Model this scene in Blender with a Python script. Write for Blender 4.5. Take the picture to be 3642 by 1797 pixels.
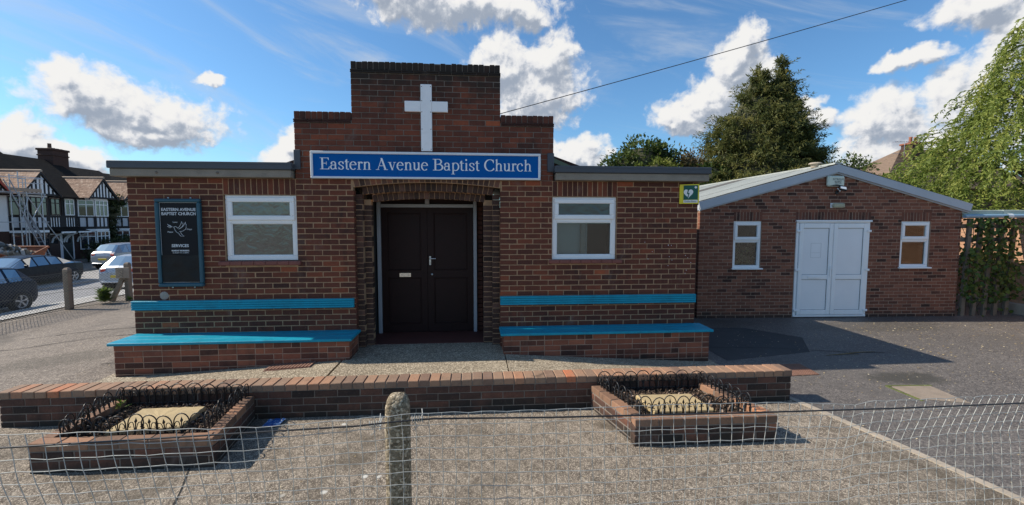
import bpy, math, random
from mathutils import Vector, Matrix, Euler
from math import sin, cos, pi, radians as rad, hypot
random.seed(11)
sc = bpy.context.scene
for o in list(bpy.data.objects): bpy.data.objects.remove(o)
COL = sc.collection

# ------------------------------------------------------------------ camera
cam_d = bpy.data.cameras.new('camera'); cam = bpy.data.objects.new('camera', cam_d); COL.objects.link(cam)
CAM = Vector((0.0, -6.3, 2.0))
cam.matrix_world = Matrix.Translation(CAM) @ Euler((rad(90-4.0915), 0, rad(-4.808)), 'XYZ').to_matrix().to_4x4() @ Matrix.Rotation(rad(0.07), 4, 'Z')
cam_d.sensor_fit = 'HORIZONTAL'; cam_d.sensor_width = 36.0; cam_d.lens = 15.584
cam_d.clip_start = 0.05; cam_d.clip_end = 3000
sc.camera = cam

# ------------------------------------------------------------------ light
SUN = Vector((-1.0, 0.165, 0.81)).normalized()          # towards the sun
SUN_EL = math.asin(SUN.z); SUN_AZ = math.atan2(SUN.x, SUN.y)   # azimuth from +Y towards +X
sd = bpy.data.lights.new('sun', 'SUN'); sd.energy = 5.0; sd.angle = rad(0.5); sd.color = (1.0, 0.91, 0.78)
so = bpy.data.objects.new('sun', sd); COL.objects.link(so)
so.rotation_euler = (-SUN).to_track_quat('-Z', 'Y').to_euler(); so.location = (-20, 3, 20)
sc.view_settings.view_transform = 'Standard'; sc.view_settings.look = 'None'
sc.view_settings.exposure = 0.33; sc.view_settings.gamma = 1.0; sc.view_settings.use_curve_mapping = False
sc.render.engine = 'CYCLES'
try:
    sc.cycles.use_denoising = True; sc.cycles.max_bounces = 6; sc.cycles.transparent_max_bounces = 12
except Exception: pass

# ------------------------------------------------------------------ node helper
class NT:
    def __init__(s, tree): s.t = tree; s.N = tree.nodes; s.L = tree.links
    def n(s, typ, ins=None, **kw):
        nd = s.N.new(typ)
        for k, v in kw.items(): setattr(nd, k, v)
        for k, v in (ins or {}).items():
            sock = nd.inputs[k]
            if isinstance(v, bpy.types.NodeSocket): s.L.new(v, sock)
            else: sock.default_value = v
        return nd
    def m(s, op, a, b=0.0, c=0.0, clamp=False):
        nd = s.n('ShaderNodeMath', {0: a, 1: b, 2: c}, operation=op, use_clamp=clamp); return nd.outputs[0]
    def mixc(s, f, a, b, bt='MIX'):
        nd = s.n('ShaderNodeMix', data_type='RGBA', blend_type=bt)
        for i, v in ((0, f), (6, a), (7, b)):
            if isinstance(v, bpy.types.NodeSocket): s.L.new(v, nd.inputs[i])
            else: nd.inputs[i].default_value = (v if i == 0 else (tuple(v)+(1,))[:4])
        return nd.outputs[2]
    def ramp(s, f, stops, interp='LINEAR'):
        nd = s.n('ShaderNodeValToRGB', {0: f}); r = nd.color_ramp; r.interpolation = interp
        while len(r.elements) < len(stops): r.elements.new(0.5)
        for e, (p, c) in zip(r.elements, stops):
            e.position = p; e.color = (tuple(c)+(1,))[:4] if not isinstance(c, (int, float)) else (c, c, c, 1)
        return nd.outputs[0]
    def sstep(s, x, a, b):
        nd = s.n('ShaderNodeMapRange', {0: x, 1: a, 2: b, 3: 0.0, 4: 1.0}, interpolation_type='SMOOTHSTEP'); return nd.outputs[0]
    def noise(s, v, scale, detail=4, rough=.55, dist=0.0):
        return s.n('ShaderNodeTexNoise', {'Vector': v, 'Scale': scale, 'Detail': detail, 'Roughness': rough, 'Distortion': dist}).outputs[0]

# ------------------------------------------------------------------ sky
W = bpy.data.worlds.new('World'); sc.world = W; W.use_nodes = True
w = NT(W.node_tree); w.N.clear()
W.cycles.sampling_method = 'MANUAL'; W.cycles.sample_map_resolution = 256
SKY_K = 0.10
tc = w.n('ShaderNodeTexCoord').outputs['Generated']
sky = w.n('ShaderNodeTexSky', sky_type='NISHITA', sun_disc=False, sun_elevation=SUN_EL, sun_rotation=SUN_AZ, altitude=0, air_density=1.0, dust_density=0.6, ozone_density=2.6)
# cumulus field as a function of azimuth / elevation in degrees
def cloud_group():
    g = bpy.data.node_groups.new('cloud_density', 'ShaderNodeTree')
    g.interface.new_socket('P', in_out='INPUT', socket_type='NodeSocketVector')
    g.interface.new_socket('D', in_out='OUTPUT', socket_type='NodeSocketFloat')
    t = NT(g); gi = t.n('NodeGroupInput'); go = t.n('NodeGroupOutput')
    P = gi.outputs[0]
    wn = t.n('ShaderNodeTexNoise', {'Vector': P, 'Scale': .16, 'Detail': 5, 'Roughness': .6})
    wv = t.n('ShaderNodeVectorMath', {0: wn.outputs['Color'], 1: (.5, .5, .5)}, operation='SUBTRACT').outputs[0]
    wv = t.n('ShaderNodeVectorMath', {0: wv, 'Scale': 5.5}, operation='SCALE').outputs[0]
    Q = t.n('ShaderNodeVectorMath', {0: P, 1: wv}, operation='ADD').outputs[0]
    E = [(-38.3,11.0,3.9,3.0),(-33.8,10.3,6.3,2.9),(-34.3,8.7,5.6,1.4),(-39.6,12.1,2.3,2.0),(-42.6,5.9,3.4,2.0),(-39.3,5.0,3.0,1.6),(-32.8,3.6,6.0,1.3),
         (-21.0,9.0,2.2,2.2),(-21.9,7.0,2.8,1.9),(-2.0,24.9,11.8,2.7),(-6.8,26.3,9.7,2.9),(5.4,24.6,5.4,2.1),(3.9,18.6,5.0,3.4),(7.4,15.6,6.4,4.2),(9.9,19.4,3.0,3.2),
         (13.2,8.0,4.0,2.7),(31.2,16.6,2.6,3.4),(28.6,14.0,4.2,2.8),(25.8,12.2,3.9,2.0),(32.0,18.9,1.5,1.9),(37.3,12.5,2.0,1.1),(46.2,14.9,2.5,.9),
         (44.0,10.2,3.6,2.6),(46.6,6.6,6.4,4.2),(50.0,9.6,4.0,4.4),(52.6,12.8,3.2,5.0),(55.5,9.5,4.0,6.0),(50.6,18.4,3.8,2.0),(24.5,11.5,1.6,.9),(34.0,16.0,1.5,1.6),(38.8,11.0,1.6,1.3),(52.8,16.0,2.2,2.0),(-29.1,14.8,1.7,.6),
         (-62,14,8,3.5),(-76,9,9,3),(66,16,7,3.5),(79,9,9,3),(-40,42,11,4),(34,45,13,5),(96,24,10,5),(-112,18,12,5),(131,14,12,4.5),(163,27,12,5),(-150,24,13,5),(-171,10,11,3.5)]
    best = None
    for (cx, cy, rx, ry) in E:
        d = t.n('ShaderNodeVectorMath', {0: Q, 1: (cx, cy, 0)}, operation='SUBTRACT').outputs[0]
        d = t.n('ShaderNodeVectorMath', {0: d, 1: (1/rx, 1/ry, 0)}, operation='MULTIPLY').outputs[0]
        l = t.n('ShaderNodeVectorMath', {0: d}, operation='LENGTH').outputs['Value']
        best = l if best is None else t.n('ShaderNodeMath', {0: best, 1: l, 2: .25}, operation='SMOOTH_MIN').outputs[0]
    n1 = t.noise(P, .55, 7, .62, .3)
    v = t.n('ShaderNodeTexVoronoi', {'Vector': Q, 'Scale': .75}, feature='SMOOTH_F1').outputs['Distance']
    dens = t.m('SUBTRACT', 1.12, best)
    dens = t.m('MULTIPLY_ADD', t.m('SUBTRACT', n1, .5), 1.15, dens)
    dens = t.m('MULTIPLY_ADD', t.m('SUBTRACT', .45, v), .45, dens)
    t.L.new(dens, go.inputs[0]); return g
CG = cloud_group()
sx = w.n('ShaderNodeSeparateXYZ', {0: tc})
az = w.m('MULTIPLY', w.m('ARCTAN2', sx.outputs[0], sx.outputs[1]), 180/pi)
el = w.m('MULTIPLY', w.m('ARCSINE', sx.outputs[2]), 180/pi)
P0 = w.n('ShaderNodeCombineXYZ', {0: az, 1: el, 2: 0.0}).outputs[0]
P1 = w.n('ShaderNodeVectorMath', {0: P0, 1: (-.7, 1.5, 0)}, operation='ADD').outputs[0]
P2 = w.n('ShaderNodeVectorMath', {0: P0, 1: (-.25, .5, 0)}, operation='ADD').outputs[0]
def dens(P):
    nd = w.n('ShaderNodeGroup'); nd.node_tree = CG; w.L.new(P, nd.inputs[0]); return nd.outputs[0]
d0, d1, d2 = dens(P0), dens(P1), dens(P2)
mask = w.sstep(d0, -.08, .46)
lit = w.m('ADD', w.m('MULTIPLY', w.m('SUBTRACT', d0, d1), .5), w.m('MULTIPLY', w.m('SUBTRACT', d0, d2), .75))
shade = w.sstep(w.m('SUBTRACT', lit, w.m('MULTIPLY', w.sstep(d1, .1, 1.1), .34)), -.62, .34)
ccol = w.ramp(shade, [(0.0, (.38, .44, .54)), (.38, (.60, .64, .71)), (.68, (.86, .87, .90)), (1.0, (1.0, .99, .97))])
# thin high streaks
sv = w.n('ShaderNodeVectorRotate', {'Vector': P0, 'Angle': rad(17)}, rotation_type='Z_AXIS').outputs[0]
sv = w.n('ShaderNodeVectorMath', {0: sv, 1: (.040, .22, 1)}, operation='MULTIPLY').outputs[0]
st = w.noise(sv, 1.0, 7, .62, .9)
stm = w.m('MULTIPLY', w.sstep(st, .46, .80), w.m('MULTIPLY', w.sstep(el, 2, 10), .62))
SKYC = w.n('ShaderNodeVectorMath', {0: sky.outputs[0], 1: (.74, 1.08, 1.28)}, operation='MULTIPLY').outputs[0]
base = w.mixc(stm, SKYC, tuple(c/SKY_K*.58 for c in (.80, .88, .98)))
cc = w.n('ShaderNodeVectorMath', {0: ccol, 'Scale': .72/SKY_K}, operation='SCALE').outputs[0]
hz = w.m('MULTIPLY', w.sstep(el, 0, -4), 1.0)
final = w.mixc(w.m('MULTIPLY', mask, w.sstep(el, -1, 2.5)), base, cc)
bg = w.n('ShaderNodeBackground', {'Color': final, 'Strength': SKY_K})
w.L.new(bg.outputs[0], w.n('ShaderNodeOutputWorld').inputs[0])

# ------------------------------------------------------------------ materials
MATS = {}
def new_mat(name):
    m = bpy.data.materials.new(name); m.use_nodes = True; t = NT(m.node_tree); t.N.clear()
    out = t.n('ShaderNodeOutputMaterial'); pos = t.n('ShaderNodeNewGeometry').outputs['Position']
    MATS[name] = m; return m, t, out, pos
def finish(t, out, col, rough=.8, bump=None, bstr=.3, bdist=.01, **kw):
    ins = {'Base Color': col if isinstance(col, bpy.types.NodeSocket) else (tuple(col)+(1,))[:4], 'Roughness': rough}
    for k, v in kw.items(): ins[k.replace('_', ' ')] = v
    b = t.n('ShaderNodeBsdfPrincipled', ins)
    if bump is not None:
        bn = t.n('ShaderNodeBump', {'Height': bump, 'Strength': bstr, 'Distance': bdist}); t.L.new(bn.outputs[0], b.inputs['Normal'])
    t.L.new(b.outputs[0], out.inputs[0]); return b
def P(name, col, rough=.8, var=.25, scale=6, bump=0, bscale=40, bdist=.01, fine=0, stain=None, **kw):
    """plain surface: colour mottled by noise, fine relief"""
    m, t, out, pos = new_mat(name)
    n = t.noise(pos, scale, 6, .6)
    c = t.ramp(n, [(.25, [x*(1-var) for x in col]), (.75, [min(1, x*(1+var)) for x in col])])
    if fine:
        f = t.noise(pos, fine, 3, .7); c = t.mixc(t.m('MULTIPLY', t.sstep(f, .48, .62), .35), c, [x*.6 for x in col])
    if stain:
        sn = t.noise(pos, stain[0], 5, .65, .4); c = t.mixc(t.m('MULTIPLY', t.sstep(sn, .5, .68), stain[1]), c, stain[2])
    r = t.m('ADD', t.m('MULTIPLY', t.m('SUBTRACT', n, .5), .25), rough)
    finish(t, out, c, r, t.noise(pos, bscale, 5, .6) if bump else None, bump, bdist, **kw)
    return m
def tone_of(t):
    a = t.n('ShaderNodeAttribute', attribute_type='OBJECT', attribute_name='tone').outputs['Fac']
    b = t.n('ShaderNodeAttribute', attribute_type='GEOMETRY', attribute_name='tone').outputs['Fac']
    return t.m('ADD', a, b)
def brick_mat(name, stops, soot=None, damp=None, spots=.25, rough=.85, lime=0):
    m, t, out, pos = new_mat(name)
    tone = tone_of(t)
    n = t.noise(pos, 9, 5, .65); f = t.noise(pos, 55, 4, .7)
    tv = t.m('ADD', tone, t.m('MULTIPLY', t.m('SUBTRACT', n, .5), .42), clamp=True)
    c = t.ramp(tv, stops)
    c = t.mixc(t.m('MULTIPLY', t.sstep(f, .52, .75), spots), c, (.03, .022, .02))
    c = t.mixc(t.m('MULTIPLY', t.sstep(f, .46, .25), .25), c, (.30, .20, .15))
    if soot:
        z0, z1, colr = soot
        z = t.n('ShaderNodeSeparateXYZ', {0: pos}).outputs[2]
        big = t.noise(pos, 3.2, 5, .65)
        k = t.m('ADD', t.m('DIVIDE', t.m('SUBTRACT', z, z0), z1-z0), t.m('MULTIPLY', t.m('SUBTRACT', big, .5), 1.1))
        c = t.mixc(t.m('MULTIPLY', t.sstep(k, .25, .95), .9), c, colr)
    if damp:
        z0, z1, colr = damp
        z = t.n('ShaderNodeSeparateXYZ', {0: pos}).outputs[2]
        big = t.noise(pos, 4, 5, .65)
        k = t.m('ADD', t.m('DIVIDE', t.m('SUBTRACT', z0, z), z0-z1), t.m('MULTIPLY', t.m('SUBTRACT', big, .5), 1.2))
        c = t.mixc(t.m('MULTIPLY', t.sstep(k, .2, .9), .85), c, colr)
    if lime:
        ln = t.noise(t.n('ShaderNodeVectorMath', {0: pos, 1: (1, 1, .45)}, operation='MULTIPLY').outputs[0], 2.3, 6, .7, .5)
        c = t.mixc(t.m('MULTIPLY', t.sstep(ln, .57, .76), lime), c, (.20, .165, .145))
        sn = t.noise(t.n('ShaderNodeVectorMath', {0: pos, 1: (1, 1, .30)}, operation='MULTIPLY').outputs[0], 3.1, 6, .7, .5)
        c = t.mixc(t.m('MULTIPLY', t.sstep(sn, .54, .74), lime*1.3), c, (.022, .018, .016))
    bmp = t.m('ADD', t.m('MULTIPLY', n, .6), t.m('MULTIPLY', f, .5))
    finish(t, out, c, rough, bmp, .55, .006, Specular_IOR_Level=.3)
    return m
def leaf_mat(name, stops, rough=.5, trans=.35):
    m, t, out, pos = new_mat(name)
    tone = tone_of(t); n = t.noise(pos, 1.1, 4, .6)
    c = t.ramp(t.m('ADD', tone, t.m('MULTIPLY', t.m('SUBTRACT', n, .5), .5), clamp=True), stops)
    a = t.n('ShaderNodeBsdfPrincipled', {'Base Color': c, 'Roughness': rough, 'Specular IOR Level': .3})
    b = t.n('ShaderNodeBsdfTranslucent', {'Color': c})
    mx = t.n('ShaderNodeMixShader', {0: trans, 1: a.outputs[0], 2: b.outputs[0]})
    t.L.new(mx.outputs[0], out.inputs[0]); return m
def glass_mat(name, tint=(.75, .8, .8), rough=.02, refl=1.0, base=None, bump=0):
    """a pane: reflects by angle, lets the room show through (or a frosted body when base is given)"""
    m, t, out, pos = new_mat(name)
    fr = t.n('ShaderNodeFresnel', {0: 1.52}).outputs[0]
    gl = t.n('ShaderNodeBsdfGlossy', {'Color': (1, 1, 1, 1), 'Roughness': rough})
    if bump:
        bn = t.n('ShaderNodeBump', {'Height': t.noise(pos, bump, 4, .6, 1.0), 'Strength': .5, 'Distance': .01}); t.L.new(bn.outputs[0], gl.inputs['Normal'])
    if base: bd = t.n('ShaderNodeBsdfDiffuse', {'Color': (tuple(base)+(1,))})
    else: bd = t.n('ShaderNodeBsdfTransparent', {'Color': (tuple(tint)+(1,))})
    mx = t.n('ShaderNodeMixShader', {0: t.m('MULTIPLY', fr, refl*1.6, clamp=True), 1: bd.outputs[0], 2: gl.outputs[0]})
    t.L.new(mx.outputs[0], out.inputs[0]); return m

# ------------------------------------------------------------------ mesh helper
class MB:
    def __init__(s): s.v = []; s.f = []; s.mi = []; s.sm = []; s.tn = []; s.mat = 0; s.tone = None; s.T = None
    def add(s, vs, fs, smooth=False):
        o = len(s.v)
        s.v += [tuple(s.T @ Vector(p)) for p in vs] if s.T else [tuple(p) for p in vs]
        for f in fs: s.f.append([i+o for i in f]); s.mi.append(s.mat); s.sm.append(smooth); s.tn.append(s.tone or 0.0)
        return s
    def box(s, x0, x1, y0, y1, z0, z1):
        return s.add([(x0,y0,z0),(x1,y0,z0),(x1,y1,z0),(x0,y1,z0),(x0,y0,z1),(x1,y0,z1),(x1,y1,z1),(x0,y1,z1)],
                     [(0,3,2,1),(4,5,6,7),(0,1,5,4),(1,2,6,5),(2,3,7,6),(3,0,4,7)])
    def cbox(s, x0, x1, y0, y1, z0, z1, b=.004):
        """box with chamfered edges"""
        X, Y, Z = (x0, x1), (y0, y1), (z0, z1); vs = []; ix = {}
        for i in (0, 1):
            for j in (0, 1):
                for k in (0, 1):
                    p = (X[i], Y[j], Z[k]); q = (x0+x1)/2, (y0+y1)/2, (z0+z1)/2
                    for a in range(3):
                        w_ = [p[c] + (0 if c == a else (b if p[c] < q[c] else -b)) for c in range(3)]
                        ix[i, j, k, a] = len(vs); vs.append(w_)
        F = []
        for a in range(3):
            o = [c for c in range(3) if c != a]
            for sgn in (0, 1):
                def g(u, v_):
                    t_ = [0, 0, 0]; t_[a] = sgn; t_[o[0]] = u; t_[o[1]] = v_; return ix[t_[0], t_[1], t_[2], a]
                q = [g(0, 0), g(1, 0), g(1, 1), g(0, 1)]
                flip = (sgn == 0) != (a == 1)
                F.append(q[::-1] if flip else q)
        for a in range(3):              # edge strips along axis a
            o = [c for c in range(3) if c != a]
            for u in (0, 1):
                for v_ in (0, 1):
                    def g(e, c):
                        t_ = [0, 0, 0]; t_[a] = e; t_[o[0]] = u; t_[o[1]] = v_; return ix[t_[0], t_[1], t_[2], c]
                    q = [g(0, o[0]), g(1, o[0]), g(1, o[1]), g(0, o[1])]
                    if ((u == v_) == (a == 1)): q = q[::-1]
                    F.append(q)
        for i in (0, 1):
            for j in (0, 1):
                for k in (0, 1):
                    q = [ix[i, j, k, 0], ix[i, j, k, 1], ix[i, j, k, 2]]
                    if (i+j+k) % 2 == 0: q = q[::-1]
                    F.append(q)
        return s.add(vs, F)
    def tube(s, pts, r, n=6, caps=True, smooth=True):
        pts = [Vector(p) for p in pts]; m = len(pts); vs = []; up = None
        for i, p in enumerate(pts):
            d = (pts[min(i+1, m-1)] - pts[max(i-1, 0)]).normalized()
            if up is None: up = Vector((0, 0, 1)) if abs(d.z) < .9 else Vector((1, 0, 0))
            a = d.cross(up)
            if a.length < 1e-6: a = d.orthogonal()
            a.normalize(); b = d.cross(a).normalized(); up = -b if False else up
            rr = r[i] if isinstance(r, (list, tuple)) else r
            for k in range(n):
                th = 2*pi*k/n; vs.append(p + a*cos(th)*rr + b*sin(th)*rr)
        fs = [(i*n+k, i*n+(k+1) % n, (i+1)*n+(k+1) % n, (i+1)*n+k) for i in range(m-1) for k in range(n)]
        s.add(vs, fs, smooth)
        if caps: s.add(vs[:n], [tuple(range(n))[::-1]]); s.add(vs[-n:], [tuple(range(n))])
        return s
    def beam(s, a, b, w_, h, up=(0, 0, 1)):
        """square bar from a to b"""
        a, b = Vector(a), Vector(b); d = (b-a).normalized(); x = d.cross(Vector(up))
        if x.length < 1e-5: x = d.orthogonal()
        x.normalize(); y = x.cross(d).normalized(); vs = []
        for p in (a, b):
            for sx_, sy in ((-1,-1),(1,-1),(1,1),(-1,1)): vs.append(p + x*sx_*w_/2 + y*sy*h/2)
        return s.add(vs, [(0,3,2,1),(4,5,6,7),(0,1,5,4),(1,2,6,5),(2,3,7,6),(3,0,4,7)])
    def prism(s, poly, y0, y1):
        """polygon in XZ extruded along Y (counter-clockwise seen from -Y)"""
        n = len(poly); vs = [(x, y0, z) for x, z in poly] + [(x, y1, z) for x, z in poly]
        fs = [tuple(range(n)), tuple(range(2*n-1, n-1, -1))] + [(i, i+n, (i+1) % n+n, (i+1) % n) for i in range(n)]
        return s.add(vs, fs)
    def flat(s, poly, z0, z1):
        n = len(poly); vs = [(x, y, z1) for x, y in poly] + [(x, y, z0) for x, y in poly]
        return s.add(vs, [tuple(range(n)), tuple(range(2*n-1, n-1, -1))] + [(i, i+n, (i+1) % n+n, (i+1) % n) for i in range(n)])
    def lathe(s, prof, c, axis=(0, 0, 1), n=16, smooth=True):
        M = Matrix.Translation(Vector(c)) @ Vector((0, 0, 1)).rotation_difference(Vector(axis)).to_matrix().to_4x4()
        vs = [M @ Vector((r*cos(2*pi*k/n), r*sin(2*pi*k/n), h)) for r, h in prof for k in range(n)]
        fs = [(i*n+k, i*n+(k+1) % n, (i+1)*n+(k+1) % n, (i+1)*n+k) for i in range(len(prof)-1) for k in range(n)]
        return s.add(vs, fs, smooth)
    def sphere(s, c, r, n=12, m=8, sq=(1, 1, 1)):
        vs = []; 
        for i in range(m+1):
            a = -pi/2 + pi*i/m
            for k in range(n): vs.append((c[0]+r*sq[0]*cos(a)*cos(2*pi*k/n), c[1]+r*sq[1]*cos(a)*sin(2*pi*k/n), c[2]+r*sq[2]*sin(a)))
        return s.add(vs, [(i*n+k, i*n+(k+1) % n, (i+1)*n+(k+1) % n, (i+1)*n+k) for i in range(m) for k in range(n)], True)
    def mesh(s, name, mats):
        me = bpy.data.meshes.new(name); me.from_pydata(s.v, [], s.f)
        for m in (mats if isinstance(mats, (list, tuple)) else [mats]): me.materials.append(m)
        me.polygons.foreach_set('material_index', s.mi); me.polygons.foreach_set('use_smooth', s.sm)
        if any(s.tn):
            a = me.attributes.new('tone', 'FLOAT', 'FACE'); a.data.foreach_set('value', s.tn)
        me.update(); return me
    def build(s, name, mats, parent=None, local=False, **kw):
        return put(name, s.mesh(name, mats), parent, local, **kw)
def props(o, label=None, cat=None, group=None, kind=None):
    if label: o['label'] = label
    if cat: o['category'] = cat
    if group: o['group'] = group
    if kind: o['kind'] = kind
    return o
def put(name, me, parent=None, local=False, loc=None, rot=None, **kw):
    o = bpy.data.objects.new(name, me); COL.objects.link(o)
    if parent is not None:
        o.parent = parent
        if not local: o.matrix_parent_inverse = parent_world(parent).inverted()
    if loc is not None: o.location = loc
    if rot is not None: o.rotation_euler = rot
    return props(o, **kw)
def parent_world(o):
    M = Matrix.LocRotScale(o.location, o.rotation_euler, o.scale)
    return parent_world(o.parent) @ o.matrix_parent_inverse @ M if o.parent else M
def thing(name, label, cat, loc=(0, 0, 0), rotz=0, group=None):
    o = bpy.data.objects.new(name, None); COL.objects.link(o); o.empty_display_size = .2
    o.location = loc; o.rotation_euler = (0, 0, rotz); return props(o, label, cat, group)
def kids(o): return [c for c in bpy.data.objects if c.parent == o]
def copy_tree(o, parent=None):
    c = o.copy(); COL.objects.link(c)
    if parent is not None: c.parent = parent
    for k in kids(o): copy_tree(k, c)
    return c

# ------------------------------------------------------------------ bricks, each a part
BM = {}
def brick_mesh(w_, h, d, full, mat):
    key = (round(w_, 3), round(h, 3), round(d, 3), full, mat.name, random.randrange(4))
    if key in BM: return BM[key]
    mb = MB(); j = lambda a=.0012: random.uniform(-a, a)
    if full: mb.cbox(-w_/2, w_/2, -d/2, d/2, -h/2, h/2, .005); mb.v = [(x+j(), y+j(), z+j()) for x, y, z in mb.v]
    else:
        b = .004; R = []
        for y, e in ((d/2, 0), (-d/2+b, 0), (-d/2, b)):
            R += [(sx_*(w_/2-e)+j(), y+j(), sz*(h/2-e)+j()) for sx_, sz in ((-1,-1),(1,-1),(1,1),(-1,1))]
        F = [(8, 9, 10, 11)]
        for r in (0, 4): F += [(r+(k), r+(k+1) % 4, r+4+(k+1) % 4, r+4+k) for k in range(4)]
        mb.add(R, F)
    me = mb.mesh('brick', mat); BM[key] = me; return me
def lay(parent, bricks, mat, local=False, limit=300, name='brick', full=False):
    """bricks: (cx,cy,cz,w,h,d,tone[,rotz,roty]); the ones that show largest become parts, the rest one joined part"""
    PW = parent_world(parent) if local else Matrix()
    def size(b): return b[3]*max(b[4], b[5]*.5)/(PW @ Vector(b[:3])-CAM).length_squared
    order = sorted(bricks, key=size, reverse=True); rest = MB()
    inv = parent_world(parent).inverted()
    for i, b in enumerate(order):
        cx, cy, cz, w_, h, d, tone = b[:7]; rz = b[7] if len(b) > 7 else 0; ry = b[8] if len(b) > 8 else 0
        me = brick_mesh(w_, h, d, full, mat)
        loc = Vector((cx+random.uniform(-.0015,.0015), cy+random.uniform(-.0015,.0015), cz+random.uniform(-.001,.001)))
        rot = Euler((0, ry+random.uniform(-.004,.004), rz+random.uniform(-.004,.004)))
        if i < limit:
            o = bpy.data.objects.new(name, me); COL.objects.link(o); o.parent = parent
            if not local: o.matrix_parent_inverse = inv
            o.location = loc; o.rotation_euler = rot; o['tone'] = tone
        else:
            rest.T = Matrix.Translation(loc) @ rot.to_matrix().to_4x4(); rest.tone = max(tone, .001)
            rest.add([v.co for v in me.vertices], [tuple(p.vertices) for p in me.polygons])
    if rest.f: rest.T = None; rest.build(name+'work' if name == 'brick' else name+'s', mat, parent, local, kind='stuff')
def course(z0, z1, h=.075, joint=.01):
    n = int((z1-z0)/h+.3); return [(z0+i*h+joint/2, z0+(i+1)*h-joint/2) for i in range(n)]
def run(xlim, holes, rows, y, bl=.225, d=.1, tone=None, x0=None, joint=.01, bond='stretcher', odd=0):
    """running bond; xlim(z)->(a,b) or a tuple; holes: (x0,x1,z0,z1)"""
    out = []
    for r, (za, zb) in enumerate(rows):
        zc = (za+zb)/2; a, b = xlim(za, zb) if callable(xlim) else xlim
        if b-a < .03: continue
        segs = [(a, b)]
        for hx0, hx1, hz0, hz1 in holes:
            if hz0 < zc < hz1:
                ns = []
                for s0, s1 in segs:
                    if hx1 <= s0 or hx0 >= s1: ns.append((s0, s1)); continue
                    if hx0 > s0: ns.append((s0, hx0))
                    if hx1 < s1: ns.append((hx1, s1))
                segs = ns
        org = (x0 if x0 is not None else a) - (bl/2 if (r+odd) % 2 else 0)
        cuts = []
        if bond == 'stretcher':
            k = int((a-org)/bl)-1
            x = org+k*bl
            while x < b+bl: cuts.append(x); x += bl
        else:
            x = a - random.choice((0, bl/2)); cuts = [x]
            while x < b+bl: x += bl if random.random() < .62 else bl/2; cuts.append(x)
        for s0, s1 in segs:
            cs = [s0]+[c for c in cuts if s0+.045 < c < s1-.045]+[s1]
            for c0, c1 in zip(cs, cs[1:]):
                e0 = c0 + (0 if c0 == s0 else joint/2); e1 = c1 - (0 if c1 == s1 else joint/2)
                tn = tone(e0, zc) if tone else random.random()
                out.append(((e0+e1)/2, y+d/2, zc, e1-e0, zb-za, d, tn))
    return out
def vtext(name, s, size, x, z, y, mat, parent, align='CENTER', ext=.001, sx=1.0, bold=0):
    cu = bpy.data.curves.new(name, 'FONT'); cu.body = s; cu.size = size; cu.align_x = align; cu.extrude = ext; cu.resolution_u = 2; cu.offset = bold
    t = bpy.data.objects.new(name, cu); COL.objects.link(t)
    dg = bpy.context.evaluated_depsgraph_get(); me = bpy.data.meshes.new_from_object(t.evaluated_get(dg)); bpy.data.objects.remove(t)
    me.materials.clear(); me.materials.append(mat); me.name = name
    M = Matrix.Translation((x, y, z)) @ Matrix.Rotation(rad(90), 4, 'X') @ Matrix.Diagonal((sx, 1, 1, 1))
    me.transform(M); return put(name, me, parent)

# ------------------------------------------------------------------ material set
B_CH = brick_mat('church_brick', [(0, (.054,.0225,.017)), (.35, (.105,.036,.0235)), (.62, (.175,.052,.029)), (.85, (.26,.070,.033)), (1, (.36,.092,.038))], soot=(3.05, 4.15, (.024,.022,.018)), lime=.5)
B_BN = brick_mat('bench_brick', [(0, (.062,.029,.022)), (.35, (.150,.056,.037)), (.65, (.255,.087,.050)), (1, (.35,.125,.070))], damp=(.20, .02, (.022,.021,.019)), lime=.35)
B_WL = brick_mat('garden_wall_brick', [(0, (.035,.024,.02)), (.4, (.10,.050,.036)), (.7, (.18,.075,.048)), (1, (.30,.125,.07))], damp=(.25, -.02, (.026,.024,.020)), spots=.5, lime=.5)
B_CP = brick_mat('coping_brick', [(0, (.20,.125,.09)), (.3, (.28,.185,.125)), (.6, (.35,.20,.125)), (.85, (.41,.19,.105)), (1, (.48,.16,.075))], spots=.45, lime=.45)
B_HU = brick_mat('hall_brick', [(0, (.042,.023,.018)), (.22, (.115,.047,.033)), (.6, (.205,.078,.048)), (1, (.29,.12,.073))], damp=(.22, .0, (.03,.026,.024)), spots=.15)
B_RW = brick_mat('orange_brick', [(0, (.30,.16,.095)), (.5, (.42,.235,.14)), (1, (.52,.31,.195))], spots=.15)
B_HS = brick_mat('house_brick', [(0, (.06,.032,.026)), (.5, (.13,.06,.045)), (1, (.2,.1,.07))])
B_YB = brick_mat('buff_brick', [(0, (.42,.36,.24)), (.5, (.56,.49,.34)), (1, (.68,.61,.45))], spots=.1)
B_AR = brick_mat('arch_brick', [(0, (.032,.020,.017)), (.5, (.085,.045,.034)), (.8, (.13,.07,.052)), (1, (.22,.085,.052))], spots=.4)
MORT = P('sand_mortar', (.38,.235,.135), .95, .25, 12, .4, 90, .004, fine=160)
MORTG = P('grey_mortar', (.20,.165,.135), .95, .3, 9, .4, 80, .004, fine=150)
MORTR = P('brown_mortar', (.36,.24,.17), .95, .25, 9, .4, 80, .004, fine=150)
CONC = P('cast_concrete', (.27,.235,.19), .9, .2, 3, .3, 60, .004, fine=110, stain=(2.5, .5, (.14,.125,.105)))
LEAD = P('grey_roof_edge', (.060,.068,.082), .55, .12, 3, .1, 30, .003)
UPVC = P('white_frame', (.85,.85,.85), .35, .04, 2, 0)
UPVD = P('door_panel_white', (.82,.82,.83), .4, .04, 1.5, .05, 14, .003)
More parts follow.
